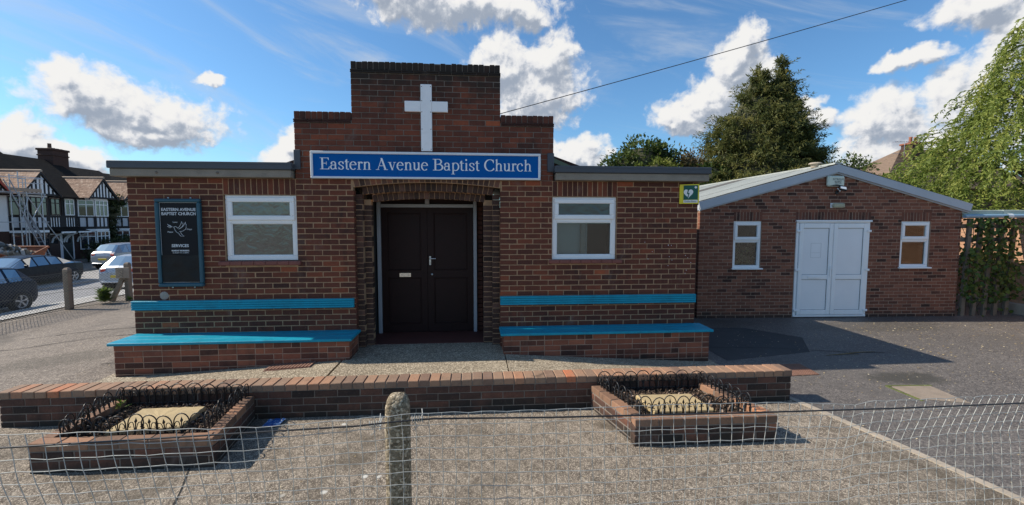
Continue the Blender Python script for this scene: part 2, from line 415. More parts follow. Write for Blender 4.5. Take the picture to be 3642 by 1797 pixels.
TEAL = P('teal_paint', (.006,.285,.41), .45, .12, 7, .4, 24, .005, fine=70, stain=(5, .45, (.012,.17,.24)), Specular_IOR_Level=.3)
BLUE = P('sign_blue', (.0,.10,.36), .6, .06, 2, 0, Specular_IOR_Level=.12)
WHITE = P('white_panel', (.86,.86,.87), .4, .03, 5, 0, stain=(9, .12, (.55,.53,.5)))
SIGNW = P('sign_white', (.82,.83,.85), .35, .02, 3, 0)
ALUM = P('white_trim', (.72,.74,.77), .35, .04, 3, 0)
NBLUE = P('noticeboard_blue', (.018,.085,.125), .45, .2, 5, .1, 30)
NBLK = P('noticeboard_black', (.010,.011,.015), .35, .1, 4, 0, Specular_IOR_Level=.15)
NFILM = P('black_sheeting', (.008,.009,.011), .4, .2, 6, .5, 7, .02, Specular_IOR_Level=.25)
DOOR = P('dark_door_paint', (.026,.011,.010), .5, .2, 5, .15, 25, .002, Specular_IOR_Level=.2)
DFRM = P('grey_white_frame_paint', (.42,.43,.46), .5, .10, 3, .1, 20)
TILE = P('red_tile', (.105,.034,.026), .7, .2, 5, .1, 30)
SILL = P('red_sill', (.20,.065,.05), .7, .2, 6, .2, 30)
GREENR = P('green_roof', (.13,.155,.095), .7, .12, 2, .1, 20)
METAL = P('steel', (.62,.63,.64), .3, .08, 9, 0, Metallic=.9)
CHROME = P('polished_metal', (.75,.74,.72), .2, .05, 9, 0, Metallic=1.0)
BLACK = P('black_iron', (.012,.012,.014), .42, .25, 14, .2, 60, .002)
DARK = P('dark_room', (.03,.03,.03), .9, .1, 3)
ROOM = P('room_wall', (.55,.53,.48), .9, .05, 3)
GLASS = glass_mat('clear_glass')
FROST = glass_mat('obscured_glass', rough=.07, refl=1.7, base=(.085,.08,.065), bump=7)
FROST2 = glass_mat('dark_obscured_glass', rough=.10, base=(.035,.038,.04), bump=6)
BLIND = P('pale_blind', (.62,.68,.66), .85, .05, 3)
HGLASS = glass_mat('house_glass', rough=.03, base=(.03,.033,.04), refl=1.5)

def ground_mat(name, stops, fine=180, damp=None, ridge=0, pebble=70, stretch=(1, 1, 1), bump=.8, bdist=.012, stain=None, flecks=None, rough=.9, spec=.25):
    m, t, out, pos = new_mat(name)
    sp = t.n('ShaderNodeVectorMath', {0: pos, 1: stretch}, operation='MULTIPLY').outputs[0]
    big = t.noise(pos, .55, 6, .62); mid = t.noise(sp, 14, 4, .65); f = t.noise(pos, fine, 3, .7)
    vo = t.n('ShaderNodeTexVoronoi', {'Vector': sp, 'Scale': pebble})
    v = t.m('ADD', t.m('MULTIPLY', big, .30), t.m('ADD', t.m('MULTIPLY', mid, .42), t.m('MULTIPLY', f, .28)))
    if ridge:
        rg = t.noise(t.n('ShaderNodeVectorMath', {0: t.n('ShaderNodeVectorRotate', {'Vector': pos, 'Angle': rad(-24)}, rotation_type='Z_AXIS').outputs[0], 1: (30, 2.2, 1)}, operation='MULTIPLY').outputs[0], 1.0, 4, .6)
        v = t.m('ADD', v, t.m('MULTIPLY', t.m('SUBTRACT', rg, .5), ridge))
    c = t.ramp(v, stops)
    hue = t.n('ShaderNodeSeparateColor', {0: vo.outputs['Color']}).outputs[0]
    c = t.mixc(t.m('MULTIPLY', t.sstep(hue, .62, .95), .55), c, [x*1.9 for x in stops[-1][1]])
    c = t.mixc(t.m('MULTIPLY', t.sstep(hue, .3, .05), .5), c, [x*.45 for x in stops[0][1]])
    if stain:
        sn = t.noise(pos, stain[0], 6, .68, .8); c = t.mixc(t.m('MULTIPLY', t.sstep(sn, .5, .7), stain[1]), c, stain[2])
    if flecks:
        fv = t.n('ShaderNodeTexVoronoi', {'Vector': t.n('ShaderNodeVectorMath', {0: pos, 1: (1, 1, 0)}, operation='MULTIPLY').outputs[0], 'Scale': flecks[0]}, feature='F1')
        fh = t.n('ShaderNodeSeparateColor', {0: fv.outputs['Color']}).outputs[1]
        fd = t.m('ADD', fv.outputs['Distance'], t.m('MULTIPLY', t.noise(pos, 40, 3, .6), .10))
        c = t.mixc(t.m('MULTIPLY', t.sstep(fd, flecks[1]+.05, flecks[1]-.01), t.m('MULTIPLY', t.sstep(fh, flecks[2], flecks[2]+.02), .75)), c, flecks[3])
    for (cx, cy, rx, ry, k) in damp or []:
        d = t.n('ShaderNodeVectorMath', {0: pos, 1: (cx, cy, 0)}, operation='SUBTRACT').outputs[0]
        d = t.n('ShaderNodeVectorMath', {0: t.n('ShaderNodeVectorMath', {0: d, 1: (1/rx, 1/ry, 0)}, operation='MULTIPLY').outputs[0]}, operation='LENGTH').outputs['Value']
        c = t.mixc(t.m('MULTIPLY', t.sstep(t.m('ADD', d, t.m('MULTIPLY', t.m('SUBTRACT', t.noise(pos, 3.5, 5, .65), .5), 1.3)), 1.15, .55), k), c, (.045, .042, .032))
    h = t.m('ADD', t.m('MULTIPLY', mid, .5), t.m('ADD', t.m('MULTIPLY', f, .4), t.m('MULTIPLY', vo.outputs['Distance'], -.5)))
    finish(t, out, c, rough, h, bump, bdist, Specular_IOR_Level=spec)
    return m
ASPH = ground_mat('worn_asphalt', [(.32, (.084,.069,.058)), (.5, (.165,.138,.114)), (.68, (.25,.212,.174))], pebble=85, bump=.5, bdist=.006, stain=(.5, .6, (.075,.066,.058)), damp=[(-6.2, .8, 1.0, .5, .35)])
ASPD = ground_mat('dark_asphalt', [(.34, (.050,.045,.041)), (.5, (.108,.095,.085)), (.64, (.175,.154,.135))], pebble=95, bump=.6, bdist=.006, rough=.62, spec=.5, stain=(.6, .6, (.11,.098,.086)), damp=[(5.5, -1.22, .55, .26, .75), (7.6, 1.4, 1.6, .5, .4), (4.3, 1.9, 1.2, .5, .5), (9.4, -.9, 1.2, .6, .35)])
ROAD = ground_mat('road_asphalt', [(.32, (.17,.17,.175)), (.5, (.25,.25,.255)), (.68, (.32,.32,.32))], pebble=60, bump=.4, bdist=.006)
AGG = ground_mat('exposed_aggregate', [(.35, (.070,.055,.042)), (.5, (.205,.168,.130)), (.65, (.44,.375,.295))], fine=230, pebble=165, stretch=(1.0, .75, 1), bump=1.0, bdist=.012, stain=(1.1, .75, (.10,.082,.06)), flecks=(3.6, .115, .55, (.74,.72,.66)), ridge=.22)
PATHC = ground_mat('path_concrete', [(.30, (.13,.103,.072)), (.5, (.26,.215,.155)), (.70, (.42,.36,.27))], fine=190, pebble=85, bump=.7, bdist=.01, stain=(1.2, .4, (.17,.14,.10)))
KERBC = P('kerb_concrete', (.38,.32,.25), .9, .2, 5, .4, 60, .006, fine=90)
PAVE = ground_mat('pavement', [(.3, (.22,.21,.20)), (.5, (.32,.31,.29)), (.7, (.42,.40,.38))], pebble=50, bump=.4)
SLABM = P('yellow_slab', (.42,.32,.17), .85, .16, 3, .3, 25, .006, fine=70)
SOIL = ground_mat('bark_soil', [(.3, (.012,.010,.008)), (.55, (.04,.03,.022)), (.75, (.13,.09,.06))], fine=90, pebble=45, bump=1.0, bdist=.03)
RIBB = P('terracotta_cover', (.25,.135,.095), .8, .2, 8, .3, 60, .004, fine=90)

# ------------------------------------------------------------------ ground and paving
def gz(x):
    pts = [(-300, -1.03), (-14.8, -1.03), (-11.3, -.42), (-9.5, -.40), (-5.2, 0), (300, 0)]
    for (a, za), (b, zb) in zip(pts, pts[1:]):
        if a <= x <= b: return za+(zb-za)*(x-a)/(b-a)
g = MB(); xs = [-300, -60, -32, -18.6, -14.8, -13, -11.3, -10.4, -9.5, -8, -6.5, -5.2, 0, 6, 14, 40, 300]; ys = [-300, -40, -12, -6, -2, 2, 6, 10, 16, 30, 80, 400]
for y in ys:
    for x in xs: g.v.append((x, y, gz(x)-.0))
nx = len(xs)
for j in range(len(ys)-1):
    for i in range(nx-1): g.f.append([j*nx+i, j*nx+i+1, (j+1)*nx+i+1, (j+1)*nx+i]); g.mi.append(0); g.sm.append(False); g.tn.append(0)
g.build('ground', ASPH, kind='structure')
def sheet(name, poly, z, m, th=.004, **kw):
    mb = MB(); mb.flat(poly, z-th, z); return mb.build(name, m, kind='structure', **kw)
sheet('car_park_asphalt', [(3.3, -9), (30, -9), (30, 9), (3.3, 9)], .004, ASPD, .004)
EDGE = [(3.44, -1.5), (3.53, -1.8), (3.742, -2.833), (3.875, -3.616), (4.32, -6.3), (4.45, -7.2)]
sheet('courtyard_slab', [(-9, -7.2), (4.45, -7.2), (4.32, -6.3), (3.875, -3.616), (3.742, -2.833), (3.53, -1.8), (3.5, -1.62), (-4.62, -1.62), (-4.62, -1.3), (-9, -1.3)], .006, AGG, .006)
e = MB()
for (xa, ya), (xb, yb) in zip(EDGE, EDGE[1:]):
    a, b = Vector((xa, ya, 0)), Vector((xb, yb, 0)); d = (b-a).normalized(); nrm = Vector((d.y, -d.x, 0))*(-1 if d.y > 0 else 1)
    nrm = Vector((abs(d.y), abs(d.x) if d.x*d.y < 0 else -abs(d.x), 0))
    n_ = max(1, int((b-a).length/.12))
    for k in range(n_):
        p, q = a+(b-a)*k/n_, a+(b-a)*(k+1)/n_; h = .012+.003*random.random(); o1 = .065+.006*random.random()
        e.add([(p.x-.003, p.y, 0), (p.x-.003, p.y, h), (p.x+o1, p.y, h), (p.x+o1+.012, p.y, 0), (q.x-.003, q.y, 0), (q.x-.003, q.y, h), (q.x+o1, q.y, h), (q.x+o1+.012, q.y, 0)], [(0,1,5,4),(1,2,6,5),(2,3,7,6)])
e.build('slab_edging', KERBC, kind='structure')
# sloping concrete path that ramps up to the door
def pz(x):
    pts = [(-4.7, .035), (-4.3, .04), (-1.72, .185), (.42, .185), (3.1, .02), (3.4, .012)]
    for (a, za), (b, zb) in zip(pts, pts[1:]):
        if a <= x <= b: return za+(zb-za)*(x-a)/(b-a)
    return .012
def pathpiece(x0, x1, y0, y1, name='concrete_path'):
    n_ = max(2, int((x1-x0)/.2)); mb = MB(); vs = []
    for i in range(n_+1):
        x = x0+(x1-x0)*i/n_; z = pz(x)
        vs += [(x, y0, -.02), (x, y0, z-.008), (x, y0+.008, z), (x, y1, z), (x, y1, -.02)]
    fs = []
    for i in range(n_):
        for k in range(4): fs.append((5*i+k, 5*i+5+k, 5*i+6+k, 5*i+1+k))
    fs += [(0, 1, 2, 3, 4), tuple(5*n_+k for k in (4, 3, 2, 1, 0))]
    mb.add(vs, fs); return mb.build(name, PATHC, kind='structure')
pathpiece(-4.62, -1.745, -1.54, .02); pathpiece(-1.715, .395, -1.54, .235); pathpiece(.41, 3.36, -1.54, .02)
sheet('porch_floor', [(-1.62, .237), (.18, .237), (.18, 1.0), (-1.62, 1.0)], .192, TILE, .1)
jm = MB(); jm.box(-1.743, -1.717, -1.53, .0, .0, .150); jm.box(.397, .408, -1.53, .0, .0, .165); jm.build('path_joint', SOIL, kind='structure')
# asphalt repairs, damp stain and cracks
sheet('asphalt_patch', [(3.6, -.35), (5.1, -.05), (5.6, .75), (5.0, 1.5), (3.6, 1.6)], .007, P('newer_asphalt', (.055,.052,.05), .9, .3, 5, .6, 120, .006, fine=140), .007)
ck = MB()
def crack(pts, w_):
    for a, b in zip(pts, pts[1:]):
        n_ = 7
        for i in range(n_):
            a, b = Vector((a[0], a[1])), Vector((b[0], b[1])); p = a.lerp(b, i/n_); q = a.lerp(b, (i+1)/n_); j = lambda: random.uniform(-.012, .012)
            d = (q-p).normalized(); s_ = Vector((-d.y, d.x))*w_*random.uniform(.4, 1.2)
            ck.add([(p.x-s_.x, p.y-s_.y, gz(p.x)+.0095), (p.x+s_.x, p.y+s_.y, gz(p.x)+.0095), (q.x+s_.x, q.y+s_.y, gz(q.x)+.0095), (q.x-s_.x, q.y-s_.y, gz(q.x)+.0095)], [(0, 1, 2, 3)])
crack([(-5.15, -1.1), (-4.9, -.98), (-4.72, -.80)], .011); crack([(-5.2, .2), (-4.8, .28), (-4.65, .42)], .008); crack([(-8.8, 3.0), (-7.6, 3.2), (-6.4, 3.0), (-5.4, 3.3)], .016); crack([(-9.1, 2.2), (-8.0, 2.0), (-7.0, 2.4), (-5.6, 2.2)], .014); crack([(-7.4, 4.6), (-6.6, 5.6), (-5.4, 6.3)], .013)
crack([(3.7, .3), (4.6, .2), (5.6, -.1), (6.3, -.2)], .008); crack([(6.2, -2.0), (7.4, -1.6), (8.9, -1.9)], .008)
crack([(-1.93, -3.70, 0), (-2.06, -3.30, 0), (-2.18, -2.95, 0), (-2.30, -2.66, 0)], .006)
ck.build('ground_crack', P('crack_dark', (.025,.022,.02), .95, .2, 20), kind='structure')
# ribbed drain covers
def cover(corners, z, label, nrib=13):
    o = thing('drain_cover', label, 'drain cover', (sum(c[0] for c in corners)/4, sum(c[1] for c in corners)/4, z))
    mb = MB(); A, B, C_, D = [Vector((*c, z(c[0]) if callable(z) else z)) for c in corners]
    mb.add([A, B, C_, D]+[v-Vector((0, 0, .03)) for v in (A, B, C_, D)], [(0,1,2,3),(0,4,5,1),(1,5,6,2),(2,6,7,3),(3,7,4,0)])
    mb.build('cover_plate', RIBB, o)
    for i in range(nrib):
        r = MB(); u = (i+.5)/nrib; p = A.lerp(B, u); q = D.lerp(C_, u); d = (q-p); up = Vector((0, 0, .008))
        r.beam(p+d*.03+up*.5, q-d*.03+up*.5, .022, .012); r.build('rib', RIBB, o)
    return o
def dz(x): return pz(x)+.006
o = thing('drain_cover', 'reddish ribbed drain cover set in the path before the left bench', 'drain cover', (-2.35, -.45, .15))
mb = MB(); q = [(-2.62, -.70), (-2.06, -.68), (-2.04, -.24), (-2.60, -.24)]
mb.add([(x, y, dz(x)) for x, y in q]+[(x, y, dz(x)-.03) for x, y in q], [(0,1,2,3),(0,4,5,1),(1,5,6,2),(2,6,7,3),(3,7,4,0)]); mb.build('cover_plate', RIBB, o)
for i in range(13):
    u = (i+.5)/13; xa = -2.62+.56*u; xb = -2.60+.56*u
    r = MB(); r.beam((xa, -.68, dz(xa)+.005), (xb, -.26, dz(xb)+.005), .024, .016); r.build('rib', RIBB, o)
o = thing('drain_cover', 'reddish studded cover sunk in asphalt beyond the low wall end', 'drain cover', (4.25, -.8, 0))
mb = MB(); q = [(4.0, -1.04), (4.46, -1.0), (4.52, -.58), (4.1, -.58)]; mb.flat(q, -.01, .012); mb.build('cover_plate', RIBB, o)
st_ = MB()
for i in range(14):
    for j in range(12):
        u, v = (i+.5)/14, (j+.5)/12; x = (4.0+.46*u)*(1-v)+(4.1+.42*u)*v; y = -1.03+.44*v; st_.box(x-.010, x+.010, y-.010, y+.010, .011, .018)
st_.build('studs', RIBB, o, kind='stuff')
o = thing('inspection_cover', 'pale rectangular concrete inspection cover set in the asphalt', 'inspection cover', (5.25, -1.7, 0))
mb = MB(); mb.flat([(4.99, -1.86), (5.42, -2.0), (5.50, -1.50), (5.02, -1.46)], -.01, .010); mb.build('cover_slab', P('cover_concrete', (.27,.215,.165), .9, .2, 6, .5, 60, .006, fine=80), o)
mb = MB(); mb.beam((4.97, -1.45, .004), (5.53, -1.48, .004), .035, .012); mb.beam((4.965, -1.45, .004), (4.96, -1.9, .004), .03, .012); mb.build('moss_seam', P('moss', (.10,.12,.03), .95, .4, 20, .5, 60), o)

# ------------------------------------------------------------------ church
ch = thing('church', 'dark brick church with stepped parapet, double doors and white-framed windows', 'church', (-.65, .5, 0))
ARX, ARW = -.65, 1.0
def arc(zc, ze, x, hw): return zc-(zc-ze)*((x-ARX)/hw)**2
Z0 = 2.568-34*.075
rows = course(Z0, 4.0)
def xl(za, zb):
    if za < 2.566: return (-4.57, 3.27)
    if za < 3.315: return (-2.42, 1.118)
    return (-1.662, .363)
holes = [(-3.372, -2.422, 1.388, 2.57), (1.105, 2.058, 1.388, 2.57), (-1.655, .362, -1, 2.45), (-1.69, .385, 2.42, 2.70)]
def tone_ch(x, z):
    t = random.gauss(.36, .115)
    if z > 2.6: t += .16
    elif -2.4 < x < 1.1: t += .07
    if random.random() < .045: t += .35
    return min(.98, max(.02, t))
bricks = run(xl, holes, rows, 0.0, x0=-4.57, tone=tone_ch)
def soldier(x0, x1, z0, z1, y, d, n=None, tone=None):
    n = n or max(1, round((x1-x0)/.075)); s = (x1-x0)/n
    return [(x0+(i+.5)*s, y+d/2, (z0+z1)/2, s-.010, z1-z0, d, tone() if tone else random.gauss(.38, .2)) for i in range(n)]
T = lambda m, s: (lambda: min(.98, max(.02, random.gauss(m, s))))
bricks += soldier(-3.368, -2.425, 2.350, 2.560, 0, .1, tone=T(.38, .15)) + soldier(1.11, 2.055, 2.350, 2.560, 0, .1, tone=T(.38, .15))
lay(ch, bricks, B_CH)
# brick on edge copings of the stepped parapet, worn and uneven
tops = []
for x0, x1, z in ((-1.662, .363, 4.045), (-2.42, -1.668, 3.368), (.368, 1.118, 3.368)):
    n = round((x1-x0)/.0755)
    for i in range(n):
        h = .105*(1 if random.random() > .16 else random.uniform(.80, .96)); s = (x1-x0)/n
        tops.append((x0+(i+.5)*s, .112, z+h/2+random.uniform(-.003, .002), s-.006-random.random()*.003, h, .222, random.uniform(.1, .5)))
lay(ch, tops, B_CH, name='coping_brick', full=True)
mb = MB()
for x0, x1, z in ((-1.67, .371, 3.993), (-2.428, -1.67, 3.318), (.371, 1.126, 3.318)):
    for k in (0, 1):
        n = 12 if x1-x0 > 1 else 4
        for i in range(n):
            s = (x1-x0)/n; mb.cbox(x0+i*s+.004, x0+(i+1)*s-.004, -.012-random.random()*.008, .22, z+.004+k*.024, z+.024+k*.024, .003)
mb.build('tile_creasing', B_CH, ch, kind='stuff')
# mortar backing (recessed joints), with openings left out
mb = MB(); Y0, Y1 = .003, .10; I = .004
def wallrect(x0, x1, z0, z1): mb.box(x0, x1, Y0, Y1, z0, z1)
for x0, x1, z0, z1 in ((-4.566, -3.37, 0, 2.566), (-3.37, -2.424, 0, 1.39), (-3.37, -2.424, 2.346, 2.566), (-2.424, -1.664, 0, 2.566),
                       (.366, 1.108, 0, 2.566), (1.108, 2.056, 0, 1.39), (1.108, 2.056, 2.346, 2.566), (2.056, 3.266, 0, 2.566)): wallrect(x0, x1, z0, z1)
arcp = [(ARX-1.012+2.024*i/14, arc(2.53, 2.459, ARX-1.012+2.024*i/14, 1.01)) for i in range(15)]
mb.prism(arcp+[(.366, 2.75), (-1.664, 2.75)], Y0, Y1)
mb.build('mortar', MORT, ch)
mb = MB(); mb.box(-2.416, -1.66, .006, .22, 2.75, 3.36); mb.box(.36, 1.114, .006, .22, 2.75, 3.36); mb.box(-1.658, .359, .006, .22, 2.752, 4.04); mb.box(-2.416, -1.664, .0065, .22, 2.568, 2.749); mb.box(.366, 1.114, .0065, .22, 2.568, 2.749)
for x0, x1, z in ((-1.658, .359, 4.044), (-2.416, -1.67, 3.367), (.37, 1.114, 3.367)): mb.box(x0, x1, .008, .216, z, z+.096)
mb.build('parapet_mortar', MORTG, ch)
# three brick orders of the door opening
ab = []
def voussoirs(zc, ze, hw, h, y, d, n, tone):
    for i in range(n):
        x = ARX-hw+2*hw*(i+.5)/n; z = arc(zc, ze, x, hw)+h/2+.004; sl = -2*(zc-ze)*(x-ARX)/hw**2
        fan = (x-ARX)/hw*.16
        ab.append((x+fan*.02, y+d/2, z, 2*hw/n-.009, h, d, tone(), 0, math.atan(-sl)*.6+fan))
voussoirs(2.53, 2.459, 1.012, .19, 0.0, .1, 27, T(.62, .22)); voussoirs(2.413, 2.362, .915, .112, .105, .1, 25, T(.28, .2)); voussoirs(2.31, 2.264, .80, .098, .21, .13, 22, T(.45, .2))
for za, zb in course(.05, 2.36): 
    for (xa, xb, y, d) in ((-1.664, -1.565, .105, .1), (.252, .362, .105, .1), (-1.60, -1.470, .212, .125), (.122, .29, .212, .125)):
        if y > .2 and zb > 2.28: continue
        ab.append(((xa+xb)/2+random.uniform(-.004, .004), y+d/2, (za+zb)/2, xb-xa-.006, zb-za, d, min(.95, max(.03, random.gauss(.38, .18)))))
lay(ch, ab, B_AR, name='arch_brick', limit=220)
mb = MB()
for (xa, xb, y, y1) in ((-1.664, -1.569, .110, .208), (.257, .362, .110, .208), (-1.60, -1.474, .217, .335), (.127, .29, .217, .335)): mb.box(xa, xb, y, y1, 0, 2.30)
for zc, ze, hw, y, y1, zt in ((2.417, 2.366, .912, .111, .205, 2.55), (2.315, 2.269, .80, .218, .336, 2.45)):
    p_ = [(ARX-hw+2*hw*i/14, arc(zc, ze, ARX-hw+2*hw*i/14, hw)) for i in range(15)]; mb.prism(p_+[(ARX+hw, zt), (ARX-hw, zt)], y, y1)
mb.build('arch_mortar', MORT, ch)
# porch recess: side walls, soffit, and brick strip beside the frame
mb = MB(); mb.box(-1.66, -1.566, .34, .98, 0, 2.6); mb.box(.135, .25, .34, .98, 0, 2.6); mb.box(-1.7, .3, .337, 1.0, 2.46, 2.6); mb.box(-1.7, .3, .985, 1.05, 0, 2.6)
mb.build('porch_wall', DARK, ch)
pb = [(-1.53+.0, .93, 0, .06, .065, .05, .2)]
pb = [(.085, .93, (za+zb)/2, .085, zb-za, .05, random.uniform(.05, .4)) for za, zb in course(.2, 2.4)]
lay(ch, pb, B_CH, name='porch_brick')
# door frame and leaves (plane of the doors y = .90)
fr = thing('door_frame', None, None); fr.parent = ch; fr.matrix_parent_inverse = parent_world(ch).inverted()
def pframe(n_, *b): MB().cbox(*b, .004).build(n_, DFRM, fr)
pframe('jamb', -1.541, -1.484, .86, .95, .192, 2.42); pframe('jamb', -.021, .033, .86, .95, .192, 2.42)
pframe('transom', -1.482, -.023, .865, .95, 2.210, 2.263); pframe('mullion', -.786, -.720, .868, .94, 2.265, 2.45)
MB().box(-1.482, -.788, .92, .93, 2.265, 2.45).build('fanlight_board', DOOR, fr); MB().box(-.718, -.023, .92, .93, 2.265, 2.45).build('fanlight_board', DOOR, fr)
def leaf(x0, x1, left):
    d = thing('door_leaf', None, None); d.parent = ch; d.matrix_parent_inverse = parent_world(ch).inverted()
    zt, zb_ = 2.207, .202; sw = .095; zm0, zm1 = 1.09, 1.20
    mb = MB(); y0, y1 = .895, .94
    mb.box(x0, x0+sw, y0, y1, zb_, zt); mb.box(x1-sw, x1, y0, y1, zb_, zt)
    for a, b in ((zb_, zb_+.13), (zm0, zm1), (zt-.085, zt)): mb.box(x0+sw, x1-sw, y0+.0005, y1, a, b)
    mb.build('stile_frame', DOOR, d)
    for a, b in ((zb_+.13, zm0), (zm1, zt-.085)):
        q = MB(); q.box(x0+sw, x1-sw, y0+.018, y1-.005, a, b)
        for (xa, xb, za, zb2) in ((x0+sw, x0+sw+.018, a, b), (x1-sw-.018, x1-sw, a, b), (x0+sw+.018, x1-sw-.018, a, a+.018), (x0+sw+.018, x1-sw-.018, b-.018, b)): q.cbox(xa, xb, y0-.006, y0+.017, za, zb2, .005)
        q.build('panel', DOOR, d)
    return d
dl = leaf(-1.480, -.762, True); dr = leaf(-.757, -.027, False)
mb = MB(); mb.cbox(-1.205, -1.02, .880, .896, 1.098, 1.166, .004); mb.cbox(-1.172, -1.053, .874, .881, 1.116, 1.148, .003); mb.build('letter_plate', CHROME, dl)
mb = MB(); mb.cbox(-.735, -.698, .884, .896, 1.285, 1.435, .006); mb.lathe([(.011, 0), (.011, .035)], (-.716, .886, 1.392), (0, -1, 0), 10)
mb.tube([(-.716, .852, 1.392), (-.68, .848, 1.394), (-.625, .850, 1.394)], .0095, 8); mb.build('door_handle', METAL, dr)
mb = MB(); mb.box(-.719, -.713, .8825, .885, 1.31, 1.335); mb.build('keyhole', BLACK, dr)
mb = MB(); mb.lathe([(0, .012), (.017, .010), (.020, 0)], (-.688, .895, 1.135), (0, -1, 0), 14); mb.build('lock_cylinder', METAL, dr)
# windows
def upvc(parent, x0, x1, z0, z1, zs, y, upper=True, local=False, glassL=FROST, glassU=FROST, fw=.062, d=.07, sash=.045, name='window'):
    wd = thing(name, None, None); wd.parent = parent
    if not local: wd.matrix_parent_inverse = parent_world(parent).inverted()
    f = MB()
    f.cbox(x0, x1, y, y+d, z1-fw, z1, .006); f.cbox(x0, x1, y, y+d, z0, z0+fw, .006)
    f.cbox(x0, x0+fw, y+.001, y+d, z0+fw, z1-fw, .006); f.cbox(x1-fw, x1, y+.001, y+d, z0+fw, z1-fw, .006)
    f.cbox(x0+fw, x1-fw, y+.002, y+d, zs-.028, zs+.028, .006)
    f.build('frame', UPVC, wd, local)
    s = MB(); a, b, c, e_ = x0+fw*.45, x1-fw*.45, zs+.012, z1-fw*.45; sw = .052+sash*.3; yy = y-.018
    s.cbox(a, b, yy, y+.03, e_-sw, e_, .009); s.cbox(a, b, yy, y+.03, c, c+sw, .009); s.cbox(a, a+sw, yy+.0005, y+.03, c+sw, e_-sw, .009); s.cbox(b-sw, b, yy+.0005, y+.03, c+sw, e_-sw, .009)
    s.build('sash', UPVC, wd, local)
    MB().box(a+sw-.004, b-sw+.004, y+.008, y+.014, c+sw-.004, e_-sw+.004).build('pane', glassU, wd, local)
    MB().box(x0+fw-.004, x1-fw+.004, y+.035, y+.041, z0+fw-.004, zs-.024).build('pane', glassL, wd, local)
    g_ = MB()
    for (xa, xb, za, zb) in ((x0+fw, x0+fw+.012, z0+fw, zs-.028), (x1-fw-.012, x1-fw, z0+fw, zs-.028)): g_.cbox(xa, xb, y+.012, y+.034, za, zb, .003)
    for (za, zb) in ((z0+fw, z0+fw+.012), (zs-.040, zs-.028)): g_.cbox(x0+fw+.012, x1-fw-.012, y+.0125, y+.034, za, zb, .003)
    g_.build('glazing_bead', UPVC, wd, local)
    return wd
w1 = upvc(ch, -3.362, -2.426, 1.455, 2.343, 1.99, .03, glassL=FROST, glassU=FROST)
w2 = upvc(ch, 1.112, 2.050, 1.441, 2.343, 2.01, .03, glassL=GLASS, glassU=FROST2)
mb = MB(); mb.box(1.16, 1.66, .16, .17, 1.44, 2.0); mb.build('blind', BLIND, w2)
mb = MB(); mb.cbox(1.55, 1.63, .11, .155, 1.44, 2.0, .01); mb.build('curtain_edge', ROOM, w2)
mb = MB(); mb.box(1.1, 2.06, .50, .52, 1.3, 2.4); mb.box(1.09, 1.1, .11, .52, 1.3, 2.4); mb.box(2.06, 2.07, .11, .52, 1.3, 2.4); mb.box(1.1, 2.06, .11, .5, 1.3, 1.31); mb.box(1.1, 2.06, .11, .5, 2.4, 2.41); mb.build('room_lining', P('dim_room', (.062,.064,.055), .9, .1, 2), w2)
for x0, x1, z in ((-3.45, -2.377, 1.392), (1.06, 2.137, 1.386)):
    mb = MB(); n = 7; s = (x1-x0)/n
    for i in range(n): mb.cbox(x0+i*s+.001, x0+(i+1)*s-.001, -.045, .06, z, z+.055, .008)
    mb.build('sill', SILL, ch)
# flat roofs of the two wings
for x0, x1 in ((-4.72, -2.424), (1.122, 3.40)):
    mb = MB(); mb.cbox(x0+.02, x1-.02, -.10, 6, 2.572, 2.672, .006); mb.build('concrete_beam', CONC, ch)
    mb = MB(); mb.cbox(x0, x1, -.125, 6.02, 2.674, 2.765, .008); mb.cbox(x0+.01, x1-.01, -.128, -.05, 2.735, 2.770, .004); mb.build('roof_edge', LEAD, ch)
for x in (-4.13, -3.37): MB().lathe([(0, .012), (.016, .01), (.018, 0)], (x, -.10, 2.625), (0, -1, 0), 10).build('bolt', MORTG, ch)
for x0, x1 in ((-2.43, -2.345), (1.03, 1.125)):
    mb = MB(); mb.cbox(x0, x1, -.022, -.001, 2.69, 2.955, .006); mb.build('flashing', LEAD, ch)
# hall behind: green pitched roof and side walls
mb = MB(); zt, sl = 3.98, .42
for s in (-1, 1):
    mb.add([(-.65, 1.6, zt), (-.65, 15, zt), (-.65+s*4.0, 15, zt-sl*4.0), (-.65+s*4.0, 1.6, zt-sl*4.0), (-.65, 1.6, zt-.08), (-.65, 15, zt-.08), (-.65+s*4.0, 15, zt-sl*4.0-.08), (-.65+s*4.0, 1.6, zt-sl*4.0-.08)],
           [(0,1,2,3) if s > 0 else (3,2,1,0), (0,3,7,4), (3,2,6,7), (1,5,6,2), (4,7,6,5)])
mb.build('pitched_roof', GREENR, ch)
mb = MB(); mb.box(-4.56, -4.45, .105, 14.6, 0, 2.57); mb.box(3.15, 3.26, .105, 14.6, 0, 2.57); mb.box(-4.45, 3.15, 14.5, 14.6, 0, 2.57); mb.prism([(-4.4, 2.57), (3.1, 2.57), (-.65, 3.88)], 1.65, 1.75)
mb.build('side_wall', B_CH, ch)
# damaged patch and fixing holes on the left wall
mb = MB(); mb.lathe([(0, .012), (.035, .010), (.055, .004), (.062, -.004)], (-4.18, .0, .985), (0, -1, 0), 9); mb.build('mortar_patch', P('patch_grey', (.32,.30,.27), .95, .2, 30, .5, 60), ch)
mb = MB()
for i in range(14): mb.box(*(lambda x, z: (x-.004, x+.004, -.002, .01, z-.004, z+.004))(random.choice((2.55, 2.85, 3.05, 3.2))+random.uniform(-.1, .06), random.uniform(1.2, 1.75)))
mb.build('paint_fleck', SIGNW, ch, kind='stuff')

